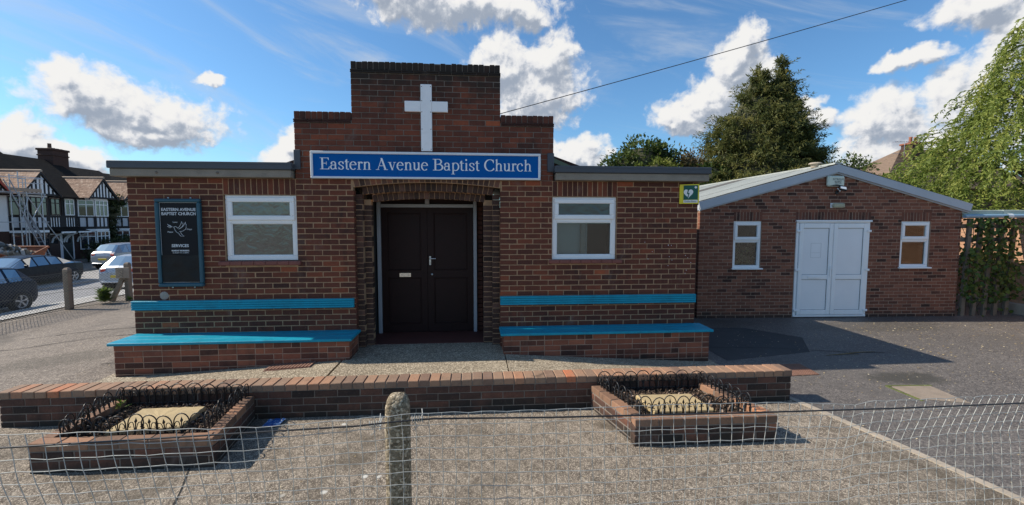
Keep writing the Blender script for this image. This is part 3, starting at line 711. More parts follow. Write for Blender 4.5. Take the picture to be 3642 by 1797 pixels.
# ------------------------------------------------------------------ cross, sign, notice board, defibrillator sign
cr = thing('cross', 'tall white cross fixed to brick gable above the blue sign', 'cross', (-.65, -.03, 2.95))
CX = -.6515
mb = MB(); mb.cbox(CX-.0745, CX+.0745, -.05, -.002, 2.955, 3.851, .004); mb.build('upright', WHITE, cr)
for s in (-1, 1): mb = MB(); mb.cbox(*((CX-.291, CX-.076) if s < 0 else (CX+.076, CX+.291)), -.048, -.002, 3.485, 3.626, .004); mb.build('arm', WHITE, cr)
mb = MB()
for z in (3.82, 3.63, 3.48, 3.25, 2.98):
    for x in (-.06, .06): mb.lathe([(0, .003), (.006, .002), (.007, 0)], (CX+x, -.05, z), (0, -1, 0), 6)
mb.build('screw_heads', MORTG, cr, kind='stuff')
sg = thing('church_sign', 'long blue sign with white lettering and white frame over the arch', 'sign', (-.64, -.06, 2.57))
SX0, SX1, SZ0, SZ1 = -2.202, .928, 2.571, 2.937
mb = MB(); mb.box(SX0+.02, -1.0545, -.05, -.004, SZ0+.02, SZ1-.02); mb.build('panel', BLUE, sg); mb = MB(); mb.box(-1.0525, SX1-.02, -.05, -.004, SZ0+.02, SZ1-.02); mb.build('panel', BLUE, sg)
mb = MB(); fw = .034
mb.cbox(SX0, SX1, -.066, -.003, SZ1-fw, SZ1, .006); mb.cbox(SX0, SX1, -.066, -.003, SZ0, SZ0+fw-.006, .006); mb.cbox(SX0, SX0+fw, -.0655, -.003, SZ0+fw-.006, SZ1-fw, .006); mb.cbox(SX1-fw, SX1, -.0655, -.003, SZ0+fw-.006, SZ1-fw, .006)
mb.build('frame', ALUM, sg)
# serif lettering drawn as pen strokes
def arcpts(cx, cy, rx, ry, a0, a1, n=18): return [(cx+rx*cos(rad(a0+(a1-a0)*i/n)), cy+ry*sin(rad(a0+(a1-a0)*i/n))) for i in range(n+1)]
def bez(p0, p1, p2, p3, n=12): return [tuple((1-t)**3*a+3*(1-t)**2*t*b+3*(1-t)*t*t*c+t**3*d for a, b, c, d in zip(p0, p1, p2, p3)) for t in [i/n for i in range(n+1)]]
TH, TN = .098, .036
def S(x0, z0, x1, z1): return ('rect', x0, z0, x1, z1)
def C(pts, thick=TH-.01, thin=TN): return ('curve', pts, thick, thin)
def D(p, q, w_): return ('diag', p, q, w_)
def serif(x, z, w_=.25, up=False, th=.028): return S(x-w_/2, z-(th if up else 0), x+w_/2, z+(0 if up else th))
XH, CH_, AS = .45, .662, .683
def stem(x, z0, z1, w_=TH-.012): return S(x-w_/2, z0, x+w_/2, z1)
def flag(x, z): return ('poly', [(x-.11, z-.055), (x+.03, z), (x+.03, z-.07), (x-.03, z-.052)])
GL = {
 'E': (.611, [stem(.17, 0, CH_, .10), S(.03, 0, .56, .033), S(.03, CH_-.033, .545, CH_), S(.2, .325, .40, .36), ('poly', [(.56, 0), (.597, .17), (.572, .17), (.48, .02)]), ('poly', [(.545, CH_), (.55, .52), (.527, .52), (.47, CH_-.02)]), S(.395, .245, .42, .44)]),
 'A': (.722, [D((.13, .0), (.362, CH_), .036), D((.585, .0), (.345, CH_+.012), .108), S(.2, .215, .5, .25), serif(.115, 0, .21), serif(.60, 0, .25)]),
 'B': (.667, [stem(.17, 0, CH_, .10), S(.02, 0, .34, .033), S(.02, CH_-.033, .32, CH_), S(.2, .335, .36, .365), C([(.30, CH_-.016)]+arcpts(.34, .505, .185, .142, 85, -85)+[(.3, .35)], .098), C([(.3, .35)]+arcpts(.37, .183, .225, .168, 85, -85)+[(.3, .016)], .105)]),
 'C': (.667, [C(arcpts(.375, .331, .30, .328, 42, 325, 30), .105, .03), ('poly', [(.595, CH_+.01), (.605, .45), (.58, .45), (.52, .6), (.57, .63)]), ('poly', [(.60, .19), (.63, .14), (.615, .13), (.585, .17)])]),
 'a': (.444, [C([(.07, .32)]+arcpts(.195, .33, .115, .108, 150, 0, 12)+[(.312, .2), (.312, .10)]+arcpts(.367, .085, .055, .055, 180, 300, 6), .082, .04), C([(.31, .275), (.23, .24)]+arcpts(.155, .13, .107, .118, 80, 300, 14)+[(.25, .04), (.31, .095)], .08, .035), ('dot', .09, .325, .045)]),
 's': (.389, [C([(.315, .32)]+arcpts(.195, .345, .118, .095, 5, 210, 14)+bez((.09, .30), (.14, .24), (.26, .22), (.3, .15), 8)+arcpts(.19, .11, .125, .105, 15, -175, 14), .078, .034), S(.305, .315, .33, .445), S(.045, .005, .07, .145)]),
 't': (.278, [C([(.125, .56), (.125, .12)]+arcpts(.195, .095, .07, .085, 180, 320, 8), .085, .035), S(.02, XH-.033, .265, XH), ('poly', [(.085, .56), (.165, .58), (.165, .44), (.02, .43)])]),
 'e': (.444, [C([(.085, .27), (.35, .27)]+arcpts(.225, .225, .17, .223, 15, 318, 28), .088, .032)]),
 'r': (.333, [stem(.12, 0, XH), serif(.12, 0, .23), flag(.12, XH+.008), C([(.155, .33)]+arcpts(.245, .35, .085, .08, 165, 60, 8), .07, .05), ('dot', .295, .395, .047)]),
 'n': (.5, [stem(.12, 0, XH), serif(.12, 0, .2), flag(.12, XH+.008), C([(.155, .35)]+arcpts(.265, .305, .115, .130, 150, 0, 12)+[(.38, .02)], .085, .04), serif(.38, 0, .2)]),
 'v': (.5, [D((.10, XH), (.268, -.01), .092), D((.40, XH), (.258, -.01), .034), serif(.105, XH, .2, True), serif(.40, XH, .16, True)]),
 'u': (.5, [C([(.12, XH-.02), (.12, .15)]+arcpts(.225, .135, .105, .122, 180, 330, 12)+[(.36, .115)], .085, .04), stem(.375, .0, XH), S(.03, XH-.028, .14, XH), S(.28, XH-.028, .39, XH), S(.375, 0, .475, .028)]),
 'p': (.5, [stem(.12, -.217, XH), serif(.12, -.217, .22), flag(.12, XH+.008), C([(.15, .345)]+arcpts(.265, .225, .185, .222, 130, -140, 24)+[(.15, .07)], .09, .034)]),
 'i': (.278, [stem(.14, 0, XH), serif(.14, 0, .21), flag(.14, XH+.008), ('dot', .13, .62, .056)]),
 'h': (.5, [stem(.12, 0, AS), serif(.12, 0, .2), flag(.12, AS), C([(.155, .35)]+arcpts(.265, .305, .115, .130, 150, 0, 12)+[(.38, .02)], .085, .04), serif(.38, 0, .2)]),
 'c': (.444, [C(arcpts(.235, .225, .18, .222, 52, 322, 24), .088, .034), ('dot', .345, .355, .05)]),
}
GL['t'] = (.278, GL['t'][1])
def glyph(mb, ch_, ox, oz, em, y, sx_):
    wd, st = GL[ch_]; k = 0
    def tr(p): return (ox+p[0]*em*sx_, oz+p[1]*em)
    for s in st:
        yy = y-.00025*k; k += 1
        if s[0] == 'rect': mb.prism([tr(p) for p in ((s[1], s[2]), (s[3], s[2]), (s[3], s[4]), (s[1], s[4]))], yy, y+.003)
        elif s[0] == 'poly':
            q = [tr(p) for p in s[1]]; ar = sum(a[0]*b[1]-b[0]*a[1] for a, b in zip(q, q[1:]+q[:1]))
            mb.prism(q if ar > 0 else q[::-1], yy, y+.003)
        elif s[0] == 'dot': mb.prism([tr((s[1]+s[3]*cos(2*pi*i/12), s[2]+s[3]*sin(2*pi*i/12))) for i in range(12)], yy, y+.003)
        elif s[0] == 'diag':
            (x0, z0), (x1, z1), w_ = s[1:]; q = [tr(p) for p in ((x0-w_/2, z0), (x0+w_/2, z0), (x1+w_/2, z1), (x1-w_/2, z1))]
            mb.prism(q if z1 > z0 else q[::-1], yy, y+.003)
        else:
            pts, tk, tn = s[1:]; n = len(pts); L, R = [], []
            for i, p in enumerate(pts):
                a, b = pts[max(i-1, 0)], pts[min(i+1, n-1)]; dx, dy = b[0]-a[0], b[1]-a[1]; l = hypot(dx, dy) or 1; dx /= l; dy /= l
                w_ = tn+(tk-tn)*abs(dy)**1.3; L.append(tr((p[0]-dy*w_/2, p[1]+dx*w_/2))); R.append(tr((p[0]+dy*w_/2, p[1]-dx*w_/2)))
            vs = [(x, yy, z) for x, z in L]+[(x, yy, z) for x, z in R]
            fs = [(n+i, n+i+1, i+1, i) for i in range(n-1)]
            mb.add(vs, fs)
    return wd
ox = -2.086; em = .2365; words = 'Eastern Avenue Baptist Church'; sxx = 2.889/(sum(.25 if c == ' ' else GL[c][0] for c in words)*em-.0)
for c in words:
    if c == ' ': ox += .25*em*sxx; continue
    mb = MB(); wd = glyph(mb, c, ox, 2.692, em, -.0515, sxx); mb.build('letter', SIGNW, sg); ox += wd*em*sxx
nb = thing('notice_board', 'black notice board in a dark blue frame with white dove emblem', 'notice board', (-3.925, -.03, 1.11))
NX0, NX1, NZ0, NZ1 = -4.212, -3.640, 1.113, 2.286; fw = .046
mb = MB(); mb.box(NX0+.02, NX1-.02, -.028, -.003, NZ0+.02, NZ1-.02); mb.build('panel', NBLK, nb)
for b in ((NX0, NX1, NZ1-fw, NZ1), (NX0, NX1, NZ0, NZ0+fw), (NX0, NX0+fw, NZ0+fw, NZ1-fw), (NX1-fw, NX1, NZ0+fw, NZ1-fw)):
    MB().cbox(b[0], b[1], -.062 if b[1]-b[0] > .3 else -.0615, -.002, b[2], b[3], .012).build('frame_rail', NBLUE, nb)
NW = P('print_white', (.62,.66,.70), .5, .03, 9)
mb = MB(); y = -.0295; x0, x1, z0, z1 = -4.163, -3.688, 1.168, 2.237; lw = .004
for b in ((x0, x1, z1-lw, z1), (x0, x1, z0, z0+lw), (x0, x0+lw, z0+lw, z1-lw), (x1-lw, x1, z0+lw, z1-lw)): mb.box(b[0], b[1], y, -.027, b[2], b[3])
mb.build('border_line', NW, nb)
vtext('lettering', 'EASTERN AVENUE', .0545, -3.925, 2.126, -.030, NW, nb, sx=.98, bold=.0012); vtext('lettering', 'BAPTIST CHURCH', .0545, -3.925, 2.070, -.030, NW, nb, sx=.98, bold=.0012)
vtext('lettering', 'Love', .030, -3.975, 1.968, -.030, NW, nb); vtext('lettering', 'Hope', .030, -3.800, 1.873, -.030, NW, nb); vtext('lettering', 'Peace', .030, -4.040, 1.837, -.030, NW, nb)
vtext('lettering', 'SERVICES', .053, -3.925, 1.645, -.030, NW, nb, bold=.0012); vtext('lettering', 'SUNDAY MORNING', .0245, -3.925, 1.588, -.030, NW, nb, bold=.0012); vtext('lettering', '10.30AM TO 12.00PM', .0225, -3.925, 1.560, -.030, NW, nb)
dv = MB()
def line(pts, r=.0028): dv.tube([(x, -.0295, z) for x, z in pts], r, 5)
line(bez((-3.993, 1.911), (-3.975, 1.925), (-3.955, 1.915), (-3.945, 1.895), 8)+bez((-3.945, 1.895), (-3.91, 1.93), (-3.90, 1.95), (-3.893, 1.985), 8)+[(-3.882, 1.955), (-3.873, 1.968), (-3.876, 1.94)]+bez((-3.876, 1.94), (-3.885, 1.915), (-3.905, 1.90), (-3.935, 1.885), 8))
line(bez((-3.935, 1.885), (-3.88, 1.905), (-3.86, 1.94), (-3.845, 1.98), 8)+[(-3.842, 1.945), (-3.833, 1.95), (-3.840, 1.92), (-3.832, 1.915), (-3.846, 1.895), (-3.842, 1.885), (-3.862, 1.872), (-3.875, 1.862)]+bez((-3.875, 1.862), (-3.90, 1.85), (-3.915, 1.852), (-3.925, 1.853), 6))
line(bez((-3.993, 1.911), (-3.985, 1.87), (-3.965, 1.835), (-3.935, 1.83), 8)+bez((-3.935, 1.83), (-3.93, 1.81), (-3.915, 1.79), (-3.895, 1.785), 6)+[(-3.885, 1.790), (-3.878, 1.783), (-3.868, 1.789)]+bez((-3.868, 1.789), (-3.89, 1.80), (-3.905, 1.82), (-3.912, 1.845), 6))
line([(-4.0, 1.912), (-4.03, 1.918), (-4.06, 1.938)], .0022)
for x, z in ((-4.02, 1.915), (-4.035, 1.92), (-4.05, 1.93)):
    line([(x, z), (x-.022, z+.02)], .0035); line([(x, z), (x-.024, z-.014)], .0035)
dv.build('dove_emblem', NW, nb)
mb = MB(); n_ = 10; vs = []
for i in range(n_+1):
    for j in range(9):
        u, v = i/n_, j/8; vs.append((-4.165+.485*u, -.034-.005*sin(u*9+v*4)-.006*random.random(), 1.175+(.362+.008*sin(u*7))*v))
mb.add(vs, [(i*9+j, i*9+9+j, i*9+10+j, i*9+j+1) for i in range(n_) for j in range(8)], True); mb.build('black_film', NFILM, nb)
for x in (-4.06, -3.78):
    for z in (2.298, 1.100): MB().lathe([(0, .01), (.010, .008), (.012, 0)], (x, -.004, z), (0, -1, 0), 8).build('fixing_bolt', METAL, nb)
df = thing('defibrillator_sign', 'projecting yellow and green heart sign on the right wing corner', 'sign', (3.0, -.02, 2.39))
DM = Matrix.Translation((2.985, -.012, 2.39)) @ Matrix.Rotation(rad(-24), 4, 'Z')
YEL = P('sign_yellow', (.72,.60,.02), .4, .05, 4); GRN = P('sign_green', (.0,.085,.06), .5, .05, 4); SW = P('sign_print_white', (.75,.76,.76), .4, .03, 4)
def dpart(n_, f, m): mb = MB(); mb.T = DM; f(mb); return mb.build(n_, m, df)
dpart('back_plate', lambda m: m.cbox(0, .262, -.004, .002, -.14, .14, .001), YEL)
dpart('mounting_flange', lambda m: m.cbox(-.004, .044, -.012, -.0045, -.14, .14, .002), YEL)
dpart('green_panel', lambda m: m.box(.052, .246, -.0055, -.0042, -.082, .126), GRN)
hp = [(.112+.0, -.068)]
hp = []
for i in range(40):
    t_ = 2*pi*i/40; hp.append((.118+.0040*16*sin(t_)**3, .012-.0048*(-(13*cos(t_)-5*cos(2*t_)-2*cos(3*t_)-cos(4*t_)))*.95))
hp = hp[::-1]
dpart('heart', lambda m: m.prism(hp, -.0065, -.0056), SW)
dpart('lightning_bolt', lambda m: m.prism([(.108, .055), (.098, -.0), (.117, -.004), (.108, -.036), (.104, -.030), (.113, -.06), (.127, -.034), (.120, -.036), (.136, .014), (.116, .016), (.122, .055)], -.0075, -.0066), GRN)
dpart('small_cross', lambda m: (m.box(.198, .232, -.0066, -.0056, .086, .104), m.box(.2065, .2235, -.0070, -.0056, .078, .112)), SW)
dpart('caption_panel', lambda m: m.box(.054, .244, -.0055, -.0042, -.124, -.086), SW)
tx = vtext('lettering', 'Defibrillator', .036, .149, -.118, -.0060, P('caption_ink', (.02,.05,.06), .6), df, sx=.92); tx.data.transform(DM @ Matrix.Identity(4))

# ------------------------------------------------------------------ benches
def bench(x0, x1, sx0, sx1, ys, yb, zt, label, px0, px1):
    b = thing('bench', label, 'bench', ((x0+x1)/2, -.25, 0), group='teal benches along the church front')
    for i in range(3):
        d = -ys/3; mb = MB(); mb.cbox(sx0, sx1, ys+i*d+.0015, ys+(i+1)*d-.0015, zt-.036, zt, .006); mb.build('seat_board', TEAL, b)
    for i in range(4):
        mb = MB(); h = (.922-.796)/4; mb.cbox(px0, px1, -.055, -.001, .796+i*h+.0012, .796+(i+1)*h-.0012, .005); mb.build('backrest_board', TEAL, b)
    rows = course(zt-.036-.075*7, zt-.036)
    tn = lambda x, z: min(.98, max(.02, random.gauss(.48, .24)))
    br = run((x0, x1), [], rows, yb, bl=.225, d=.1, bond='mixed', tone=tn)
    for i, (za, zb) in enumerate(rows):
        for k in range(4):
            y0 = yb+.105+k*.11
            if y0+.1 > -.005: continue
            for x in (x0+.05, x1-.05): br.append((x, y0+.05, (za+zb)/2, .1, zb-za, .10, tn(0, 0)))
    lay(b, br, B_BN)
    mb = MB(); mb.box(x0+.004, x1-.004, yb+.005, -.001, -.05, zt-.038); mb.build('mortar', MORTR, b)
    return b
bench(-4.50, -1.635, -4.56, -1.60, -.50, -.468, .473, 'left teal bench, longer, its sunlit seat nearest the notice board', -4.575, -1.676)
bench(.385, 3.30, .345, 3.345, -.42, -.385, .478, 'right teal bench, fully shaded seat under the blind-covered window', .359, 3.262)

# ------------------------------------------------------------------ low garden wall
lw = thing('garden_wall', 'long low brick wall with reddish brick coping in front of the path', 'wall', (-.5, -1.66, 0))
tw = lambda x, z: min(.98, max(.02, random.gauss(.34, .22)))
rows = course(-.015, .285)
br = run((-4.55, 3.49), [], rows, -1.77, tone=tw, odd=1)
br += [(x, y+.05+(.102 if False else 0), z, w_, h, d, t) for x, y, z, w_, h, d, t in []]
for i, (za, zb) in enumerate(rows):
    for x in (-4.50, 3.44): br.append((x, -1.612, (za+zb)/2, .1, zb-za, .1, tw(0, 0)))
    x = -4.43
    while x < 3.35: br.append((x+.1075, -1.601, (za+zb)/2, .215, zb-za, .1, tw(0, 0))); x += .225
lay(lw, br, B_WL, full=False)
cp = []; n = 73; s = (3.505+4.565)/n
for i in range(n):
    t = min(.98, max(.02, random.gauss(.45, .22))); cp.append((-4.565+(i+.5)*s, -1.66+random.uniform(-.004, .004), .3195+random.uniform(-.0025, .0025), s-.009, .066, .222, t))
lay(lw, cp, B_CP, name='coping_brick', full=True)
mb = MB(); mb.box(-4.54, 3.48, -1.764, -1.558, -.03, .342); mb.build('mortar', MORTG, lw)

# ------------------------------------------------------------------ raised beds
def wallrun(p, q, z1, out, th=.1025, nrow=4, bl=.225, odd=0, header_top=False):
    """single-skin wall from p to q; front face lies on p-q, facing 'out' side (-1 left of p->q, +1 right)"""
    p, q = Vector(p), Vector(q); d = q-p; L = d.length; a = math.atan2(d.y, d.x); u = d/L; nrm = Vector((u.y, -u.x))*out
    res = []
    for r in range(nrow):
        zc = z1-.0375-.075*r+.005*(0 if r else 1)*0; off = (bl/2 if (r+odd) % 2 else 0); x = -off
        while x < L-.03:
            a0, a1 = max(x, 0), min(x+bl-.010, L)
            if a1-a0 > .03:
                c = p+u*((a0+a1)/2)-nrm*th/2
                res.append((c.x, c.y, zc-.0025, a1-a0, .0655, th, min(.98, max(.02, random.gauss(.42, .22))), a))
            x += bl
    return res
def bed(label, FL, FR, BL, BR, slab, flabel, slabel, hdr_right):
    o = thing('raised_bed', label, 'raised bed', ((FL[0]+FR[0])/2, (FL[1]+BL[1])/2, 0))
    z = .258; t = .105
    br = wallrun(FL, FR, z, 1) + wallrun((FR[0], FR[1]+t+.008), BR, z, 1, odd=1) + wallrun((FL[0], FL[1]+t+.008), BL, z, -1, odd=1)
    top = [b for b in br if b[2] > z-.05]
    lay(o, [b for b in br if b[2] <= z-.05], B_WL, full=True); lay(o, top, B_TOP, full=True, name='top_brick')
    mb = MB(); i_ = .005
    def strip(p, q, out):
        p, q = Vector(p), Vector(q); u = (q-p).normalized(); nrm = Vector((u.y, -u.x))*out
        a, b, c, d = p-nrm*i_, q-nrm*i_, q-nrm*(t-i_), p-nrm*(t-i_)
        poly = [a, b, c, d] if out > 0 else [d, c, b, a]
        mb.flat([tuple(v) for v in poly][::-1], -.02, z-.013)
    strip((FL[0]+.01, FL[1]), (FR[0]-.01, FR[1]), 1); strip((FR[0], FR[1]+t+.004), BR, 1); strip((FL[0], FL[1]+t+.004), BL, -1)
    mb.build('mortar', MORTG, o)
    # soil with crumbs of bark
    def lp(u, v):
        a = Vector(FL).lerp(Vector(FR), u); b = Vector(BL).lerp(Vector(BR), u); return a.lerp(b, v)
    s = MB(); N = 22
    for j in range(N+1):
        for i in range(N+1):
            p = lp(.06+.88*i/N, .10+.9*j/N); s.v.append((p.x, p.y, .175+random.uniform(-.014, .02)))
    for j in range(N):
        for i in range(N): s.f.append([j*(N+1)+i, j*(N+1)+i+1, (j+1)*(N+1)+i+1, (j+1)*(N+1)+i]); s.mi.append(0); s.sm.append(False); s.tn.append(0)
    s.build('soil', SOIL, o, kind='stuff')
    c = MB()
    for k in range(1100):
        p = lp(random.uniform(.08, .92), random.uniform(.13, .98)); r = random.uniform(.006, .018); c.T = Matrix.Translation((p.x, p.y, .188)) @ Euler((random.random()*6, random.random()*6, random.random()*6)).to_matrix().to_4x4()
        c.tone = random.random(); c.box(-r, r, -r*.6, r*.6, -r*.3, r*.3)
    c.T = None; c.build('bark_chips', CHIPS, o, kind='stuff')
    # flagstone
    f = thing('flagstone', slabel, 'paving slab', ((slab[0][0]+slab[2][0])/2, (slab[0][1]+slab[2][1])/2, .2))
    mb = MB(); q = [Vector(p) for p in slab]; vs = []; M_ = 10
    cen = sum(q, Vector((0, 0)))/4
    ring = []
    for a, b in zip(q, q[1:]+q[:1]):
        for k in range(M_): ring.append(a.lerp(b, k/M_)+Vector((random.uniform(-.004, .004), random.uniform(-.004, .004))))
    n_ = len(ring)
    for zz, sc_ in ((.190, 1.0), (.224, 1.0), (.234, .975), (.235, .5)): vs += [((cen+(p-cen)*sc_).x, (cen+(p-cen)*sc_).y, zz+(random.uniform(-.002, .002) if zz > .22 else 0)) for p in ring]
    vs.append((cen.x, cen.y, .236))
    fs = [(r*n_+i, r*n_+(i+1) % n_, (r+1)*n_+(i+1) % n_, (r+1)*n_+i) for r in range(3) for i in range(n_)]+[(3*n_+i, 3*n_+(i+1) % n_, 4*n_) for i in range(n_)]
    mb.add(vs, fs); me = mb.mesh('flagstone_top', SLABM); put('flagstone_top', me, f)
    # hooped edging fence
    e_ = thing('edging_fence', flabel, 'edging fence', (cen.x, FL[1], .2))
    t0 = FL; ins = .125
    cFL, cFR = lp(.095, .17), lp(.905, .17); cBL, cBR = lp(.06, .99), lp(.95, .99)
    for a, b, n in ((cFL, cFR, 9), (cBL, cBR, 8), (cFL, cBL, 6), (cFR, cBR, 6)):
        d = (b-a)/n; L = d.length
        for k in range(n):
            M = Matrix.Translation((a.x+d.x*(k+.5), a.y+d.y*(k+.5), .185)) @ Matrix.Rotation(math.atan2(d.y, d.x)+random.uniform(-.05, .05), 4, 'Z') @ Matrix.Rotation(random.gauss(0, .09), 4, 'X') @ Matrix.Diagonal((L/.13, 1, 1, 1))
            h = put('hoop', HOOP, e_); h.matrix_basis = M
            g_ = put('finial', FINIAL, h, local=True)
    return o
B_TOP = brick_mat('bed_top_lit_brick', [(0, (.13,.08,.055)), (.4, (.26,.145,.09)), (.75, (.36,.19,.11)), (1, (.46,.21,.11))], spots=.5, lime=.5)  # paler copy for the top course, sunlight put into the brick colour
CHIPS = brick_mat('bark_chips', [(0, (.02,.014,.01)), (.5, (.07,.045,.03)), (.85, (.2,.13,.09)), (1, (.38,.30,.24))], spots=.1)
hm = MB(); W2 = .065; r = .0052
hm.tube([(-W2, 0, -.03), (-W2, 0, .135)]+[(W2*cos(pi-pi*i/10), 0, .135+.075*sin(pi*i/10)) for i in range(1, 10)]+[(W2, 0, .135), (W2, 0, -.03)], r, 5)
for s in (-1, 1):
    hm.tube([(s*.003, -.001, .0)]+[(s*(.003+.012*(i/5)**2), -.001, .03+.085*i/5) for i in range(6)]+[(s*(.036+.021*cos(pi-pi*i/7)), -.001, .115+.030*sin(pi*i/7)) for i in range(8)]+[(s*(.049+.008*cos(-i*pi/4)), -.001, .110-.008*sin(i*pi/4)) for i in range(5)], r*.8, 4)
    hm.tube([(s*(.006+.05*i/6), .001, .012+.02*sin(pi*i/6)) for i in range(7)]+[(s*(.050+.009*cos(i*pi/4)), .001, .020+.009*sin(i*pi/4)) for i in range(6)], r*.75, 4)
HOOP = hm.mesh('hoop', BLACK)
fm = MB(); fm.tube([(0, 0, -.03), (0, 0, .135)], r*.9, 5); fm.lathe([(.0, .185), (.004, .172), (.0125, .150), (.005, .138), (.004, .130)], (0, 0, 0), n=6)
FINIAL = fm.mesh('finial', BLACK)
bed('left raised brick bed holding black hooped edging and a yellowish slab', (-3.50, -2.64), (-2.115, -2.65), (-3.50, -1.775), (-2.205, -1.775),
    [(-3.10, -2.42), (-2.515, -2.39), (-2.57, -1.955), (-3.12, -1.97)], 'black hooped edging fence around the left bed', 'yellowish stone slab lying in the left raised bed', True)
bed('right raised brick bed with a sunlit left flank and black hooped edging', (1.40, -2.61), (2.715, -2.63), (1.225, -1.775), (2.50, -1.775),
    [(1.66, -2.42), (2.25, -2.44), (2.195, -2.04), (1.63, -2.02)], 'black hooped edging fence around the right bed', 'yellowish stone slab lying in the right raised bed', False)
# litter
lt = MB(); vs = []; 
for i in range(7):
    for j in range(5):
        u, v = i/6, j/4; vs.append((-2.06+.155*u+.02*v, -1.965+.15*v-.01*u, .014+.012*abs(sin(u*7+v*2))*(.4+v)+random.uniform(-.003, .005)))
lt.add(vs, [(i*5+j, i*5+5+j, i*5+6+j, i*5+j+1) for i in range(6) for j in range(4)])
m_, t_, o_, p_ = new_mat('crisp_packet_foil'); nn = t_.noise(p_, 30, 4, .6)
finish(t_, o_, t_.ramp(nn, [(.36, (.02,.07,.26)), (.52, (.05,.16,.42)), (.62, (.50,.56,.66))]), .3)
props(lt.build('crisp_packet', m_), 'flattened blue foil packet lying by the left bed', 'litter')
# weeds
def leafquad(mb, p, d, up, l, w_):
    d = Vector(d).normalized(); s = d.cross(Vector(up)); s = (s if s.length > 1e-4 else d.orthogonal()).normalized(); n_ = s.cross(d)
    p = Vector(p); mb.add([p, p+d*l*.5+s*w_*.5+n_*l*.06, p+d*l, p+d*l*.5-s*w_*.5+n_*l*.06], [(0, 1, 2, 3)])
WEED = leaf_mat('weed_leaf', [(0, (.05,.10,.015)), (.6, (.13,.21,.03)), (1, (.28,.34,.06))])
def rosette(mb, c, n, r, h):
    for k in range(n):
        a = random.random()*6.28; e_ = random.uniform(.1, 1.0); d = Vector((cos(a)*cos(e_), sin(a)*cos(e_), sin(e_)))
        mb.tone = random.random(); leafquad(mb, Vector(c)+d*random.random()*r*.4+Vector((0, 0, random.random()*h)), d, (0, 0, 1), r*random.uniform(.6, 1.2), r*.35)
def weed(c, n, r, h, label, name='weed'):
    mb = MB(); rosette(mb, c, n, r, h); me = mb.mesh(name, WEED); me.transform(Matrix.Translation(-Vector(c)))
    return put(name, me, loc=c, label=label, cat='weed')
weed((-3.62, -1.86, .01), 40, .12, .05, 'small weed at the foot of the low wall beside left bed')
weed((-3.36, -1.90, .19), 16, .06, .08, 'tiny seedling growing inside the left bed corner')
# leaves and grit scattered over the asphalt
lv = MB()
def scatter(n, x0, x1, y0, y1, r0=.006, r1=.020):
    for k in range(n):
        x, y = random.uniform(x0, x1), random.uniform(y0, y1); z = gz(x)+.004; r = random.uniform(r0, r1); a = random.random()*6.28; lv.tone = random.random()
        d = Vector((cos(a), sin(a), random.uniform(-.05, .3))); leafquad(lv, (x, y, z+.004), d, (0, 0, 1), r*2, r*1.3)
scatter(900, 4.0, 11.5, -1.5, 1.9, .005, .014); scatter(300, 6.5, 11, -.6, 1.9, .008, .024); scatter(350, 3.7, 9, -3.8, -1.0, .006, .014); scatter(250, -9, -4.7, -1, 6, .005, .014); scatter(160, -4, 3, -3.8, -1.8, .004, .010)
props(lv.build('fallen_leaves', leaf_mat('dry_leaf', [(0, (.28,.19,.09)), (.5, (.5,.38,.2)), (1, (.72,.62,.42))], trans=.1)), kind='stuff', label='small dry yellow leaves scattered over the asphalt')
tw_ = MB(); tw_.tube([(5.2, -.25, .012), (5.5, -.22, .016), (5.85, -.14, .012), (6.1, -.13, .010)], [.004, .010, .009, .003], 5); tw_.tube([(5.5, -.22, .016), (5.7, -.27, .02)], .004, 4)
props(tw_.build('fallen_twig', P('twig_bark', (.16,.11,.06), .9, .3, 20)), 'dead brown twig lying in the church shadow on asphalt', 'twig')

# ------------------------------------------------------------------ front wire fence
wf = thing('wire_fence', 'sagging welded wire mesh fence tied to a concrete post in the foreground', 'fence', (-.3, -4.62, 0))
GALV = P('galvanised_wire', (.42,.42,.39), .5, .3, 30, 0, Metallic=.2)
STRAIN = P('black_straining_wire', (.02,.02,.022), .5, .2, 30)
def interp(pts, x):
    if x <= pts[0][0]: return pts[0][1]
    for (a, za), (b, zb) in zip(pts, pts[1:]):
        if x <= b: return za+(zb-za)*(x-a)/(b-a)
    return pts[-1][1]
topz = [(-2.1, 1.275), (-1.63, 1.265), (-.72, 1.247), (-.22, 1.262), (.23, 1.242), (1.22, 1.219), (1.55, 1.192), (1.62, 1.180), (1.72, 1.195), (1.87, 1.188), (2.3, 1.178), (2.59, 1.168), (3.2, 1.16)]
def fy(x): return -4.62+.054*(x+.3)
def rowz(x, k):
    step = interp([(-2, .0425), (-1.6, .0425), (-.7, .044), (0, .0505), (1, .052), (1.9, .0505), (2.6, .0505), (3.2, .051)], x)
    f = 1.0
    if x > 1.3: 
        g_ = min(1, (x-1.3)/1.0); kk = min(k, 4); z = kk*step*(1-.16*g_)+(k-kk)*step*(1+.05*g_)
    else: z = k*step
    return interp(topz, x)-z
def bulge(x, k):        # the mesh leans: upper wires are pushed along
    g_ = max(0, min(1, (x-.9)/1.3)); l = max(0, min(1, (-x-.6)/.9))
    return g_*.085*max(0, 1-k/4.0)**1.0 - l*.012*max(0, 6-k)*.8 + .004*sin(x*9+k*1.7)*.5
ROWS = 26; NX = 108; SP = .0505; X0 = -2.25
def node(i, k):
    x = X0+i*SP; xx = x+bulge(x, k); y = fy(x)+.012*sin(x*2.3+k*.5)+(.03*max(0, (x-1.2))*max(0, 1-k/5)); return Vector((xx, y, rowz(x, k)+.0025*sin(i*2.1+k*1.3)+.0012*random.uniform(-1, 1)))
NODES = [[node(i, k) for k in range(ROWS)] for i in range(NX)]
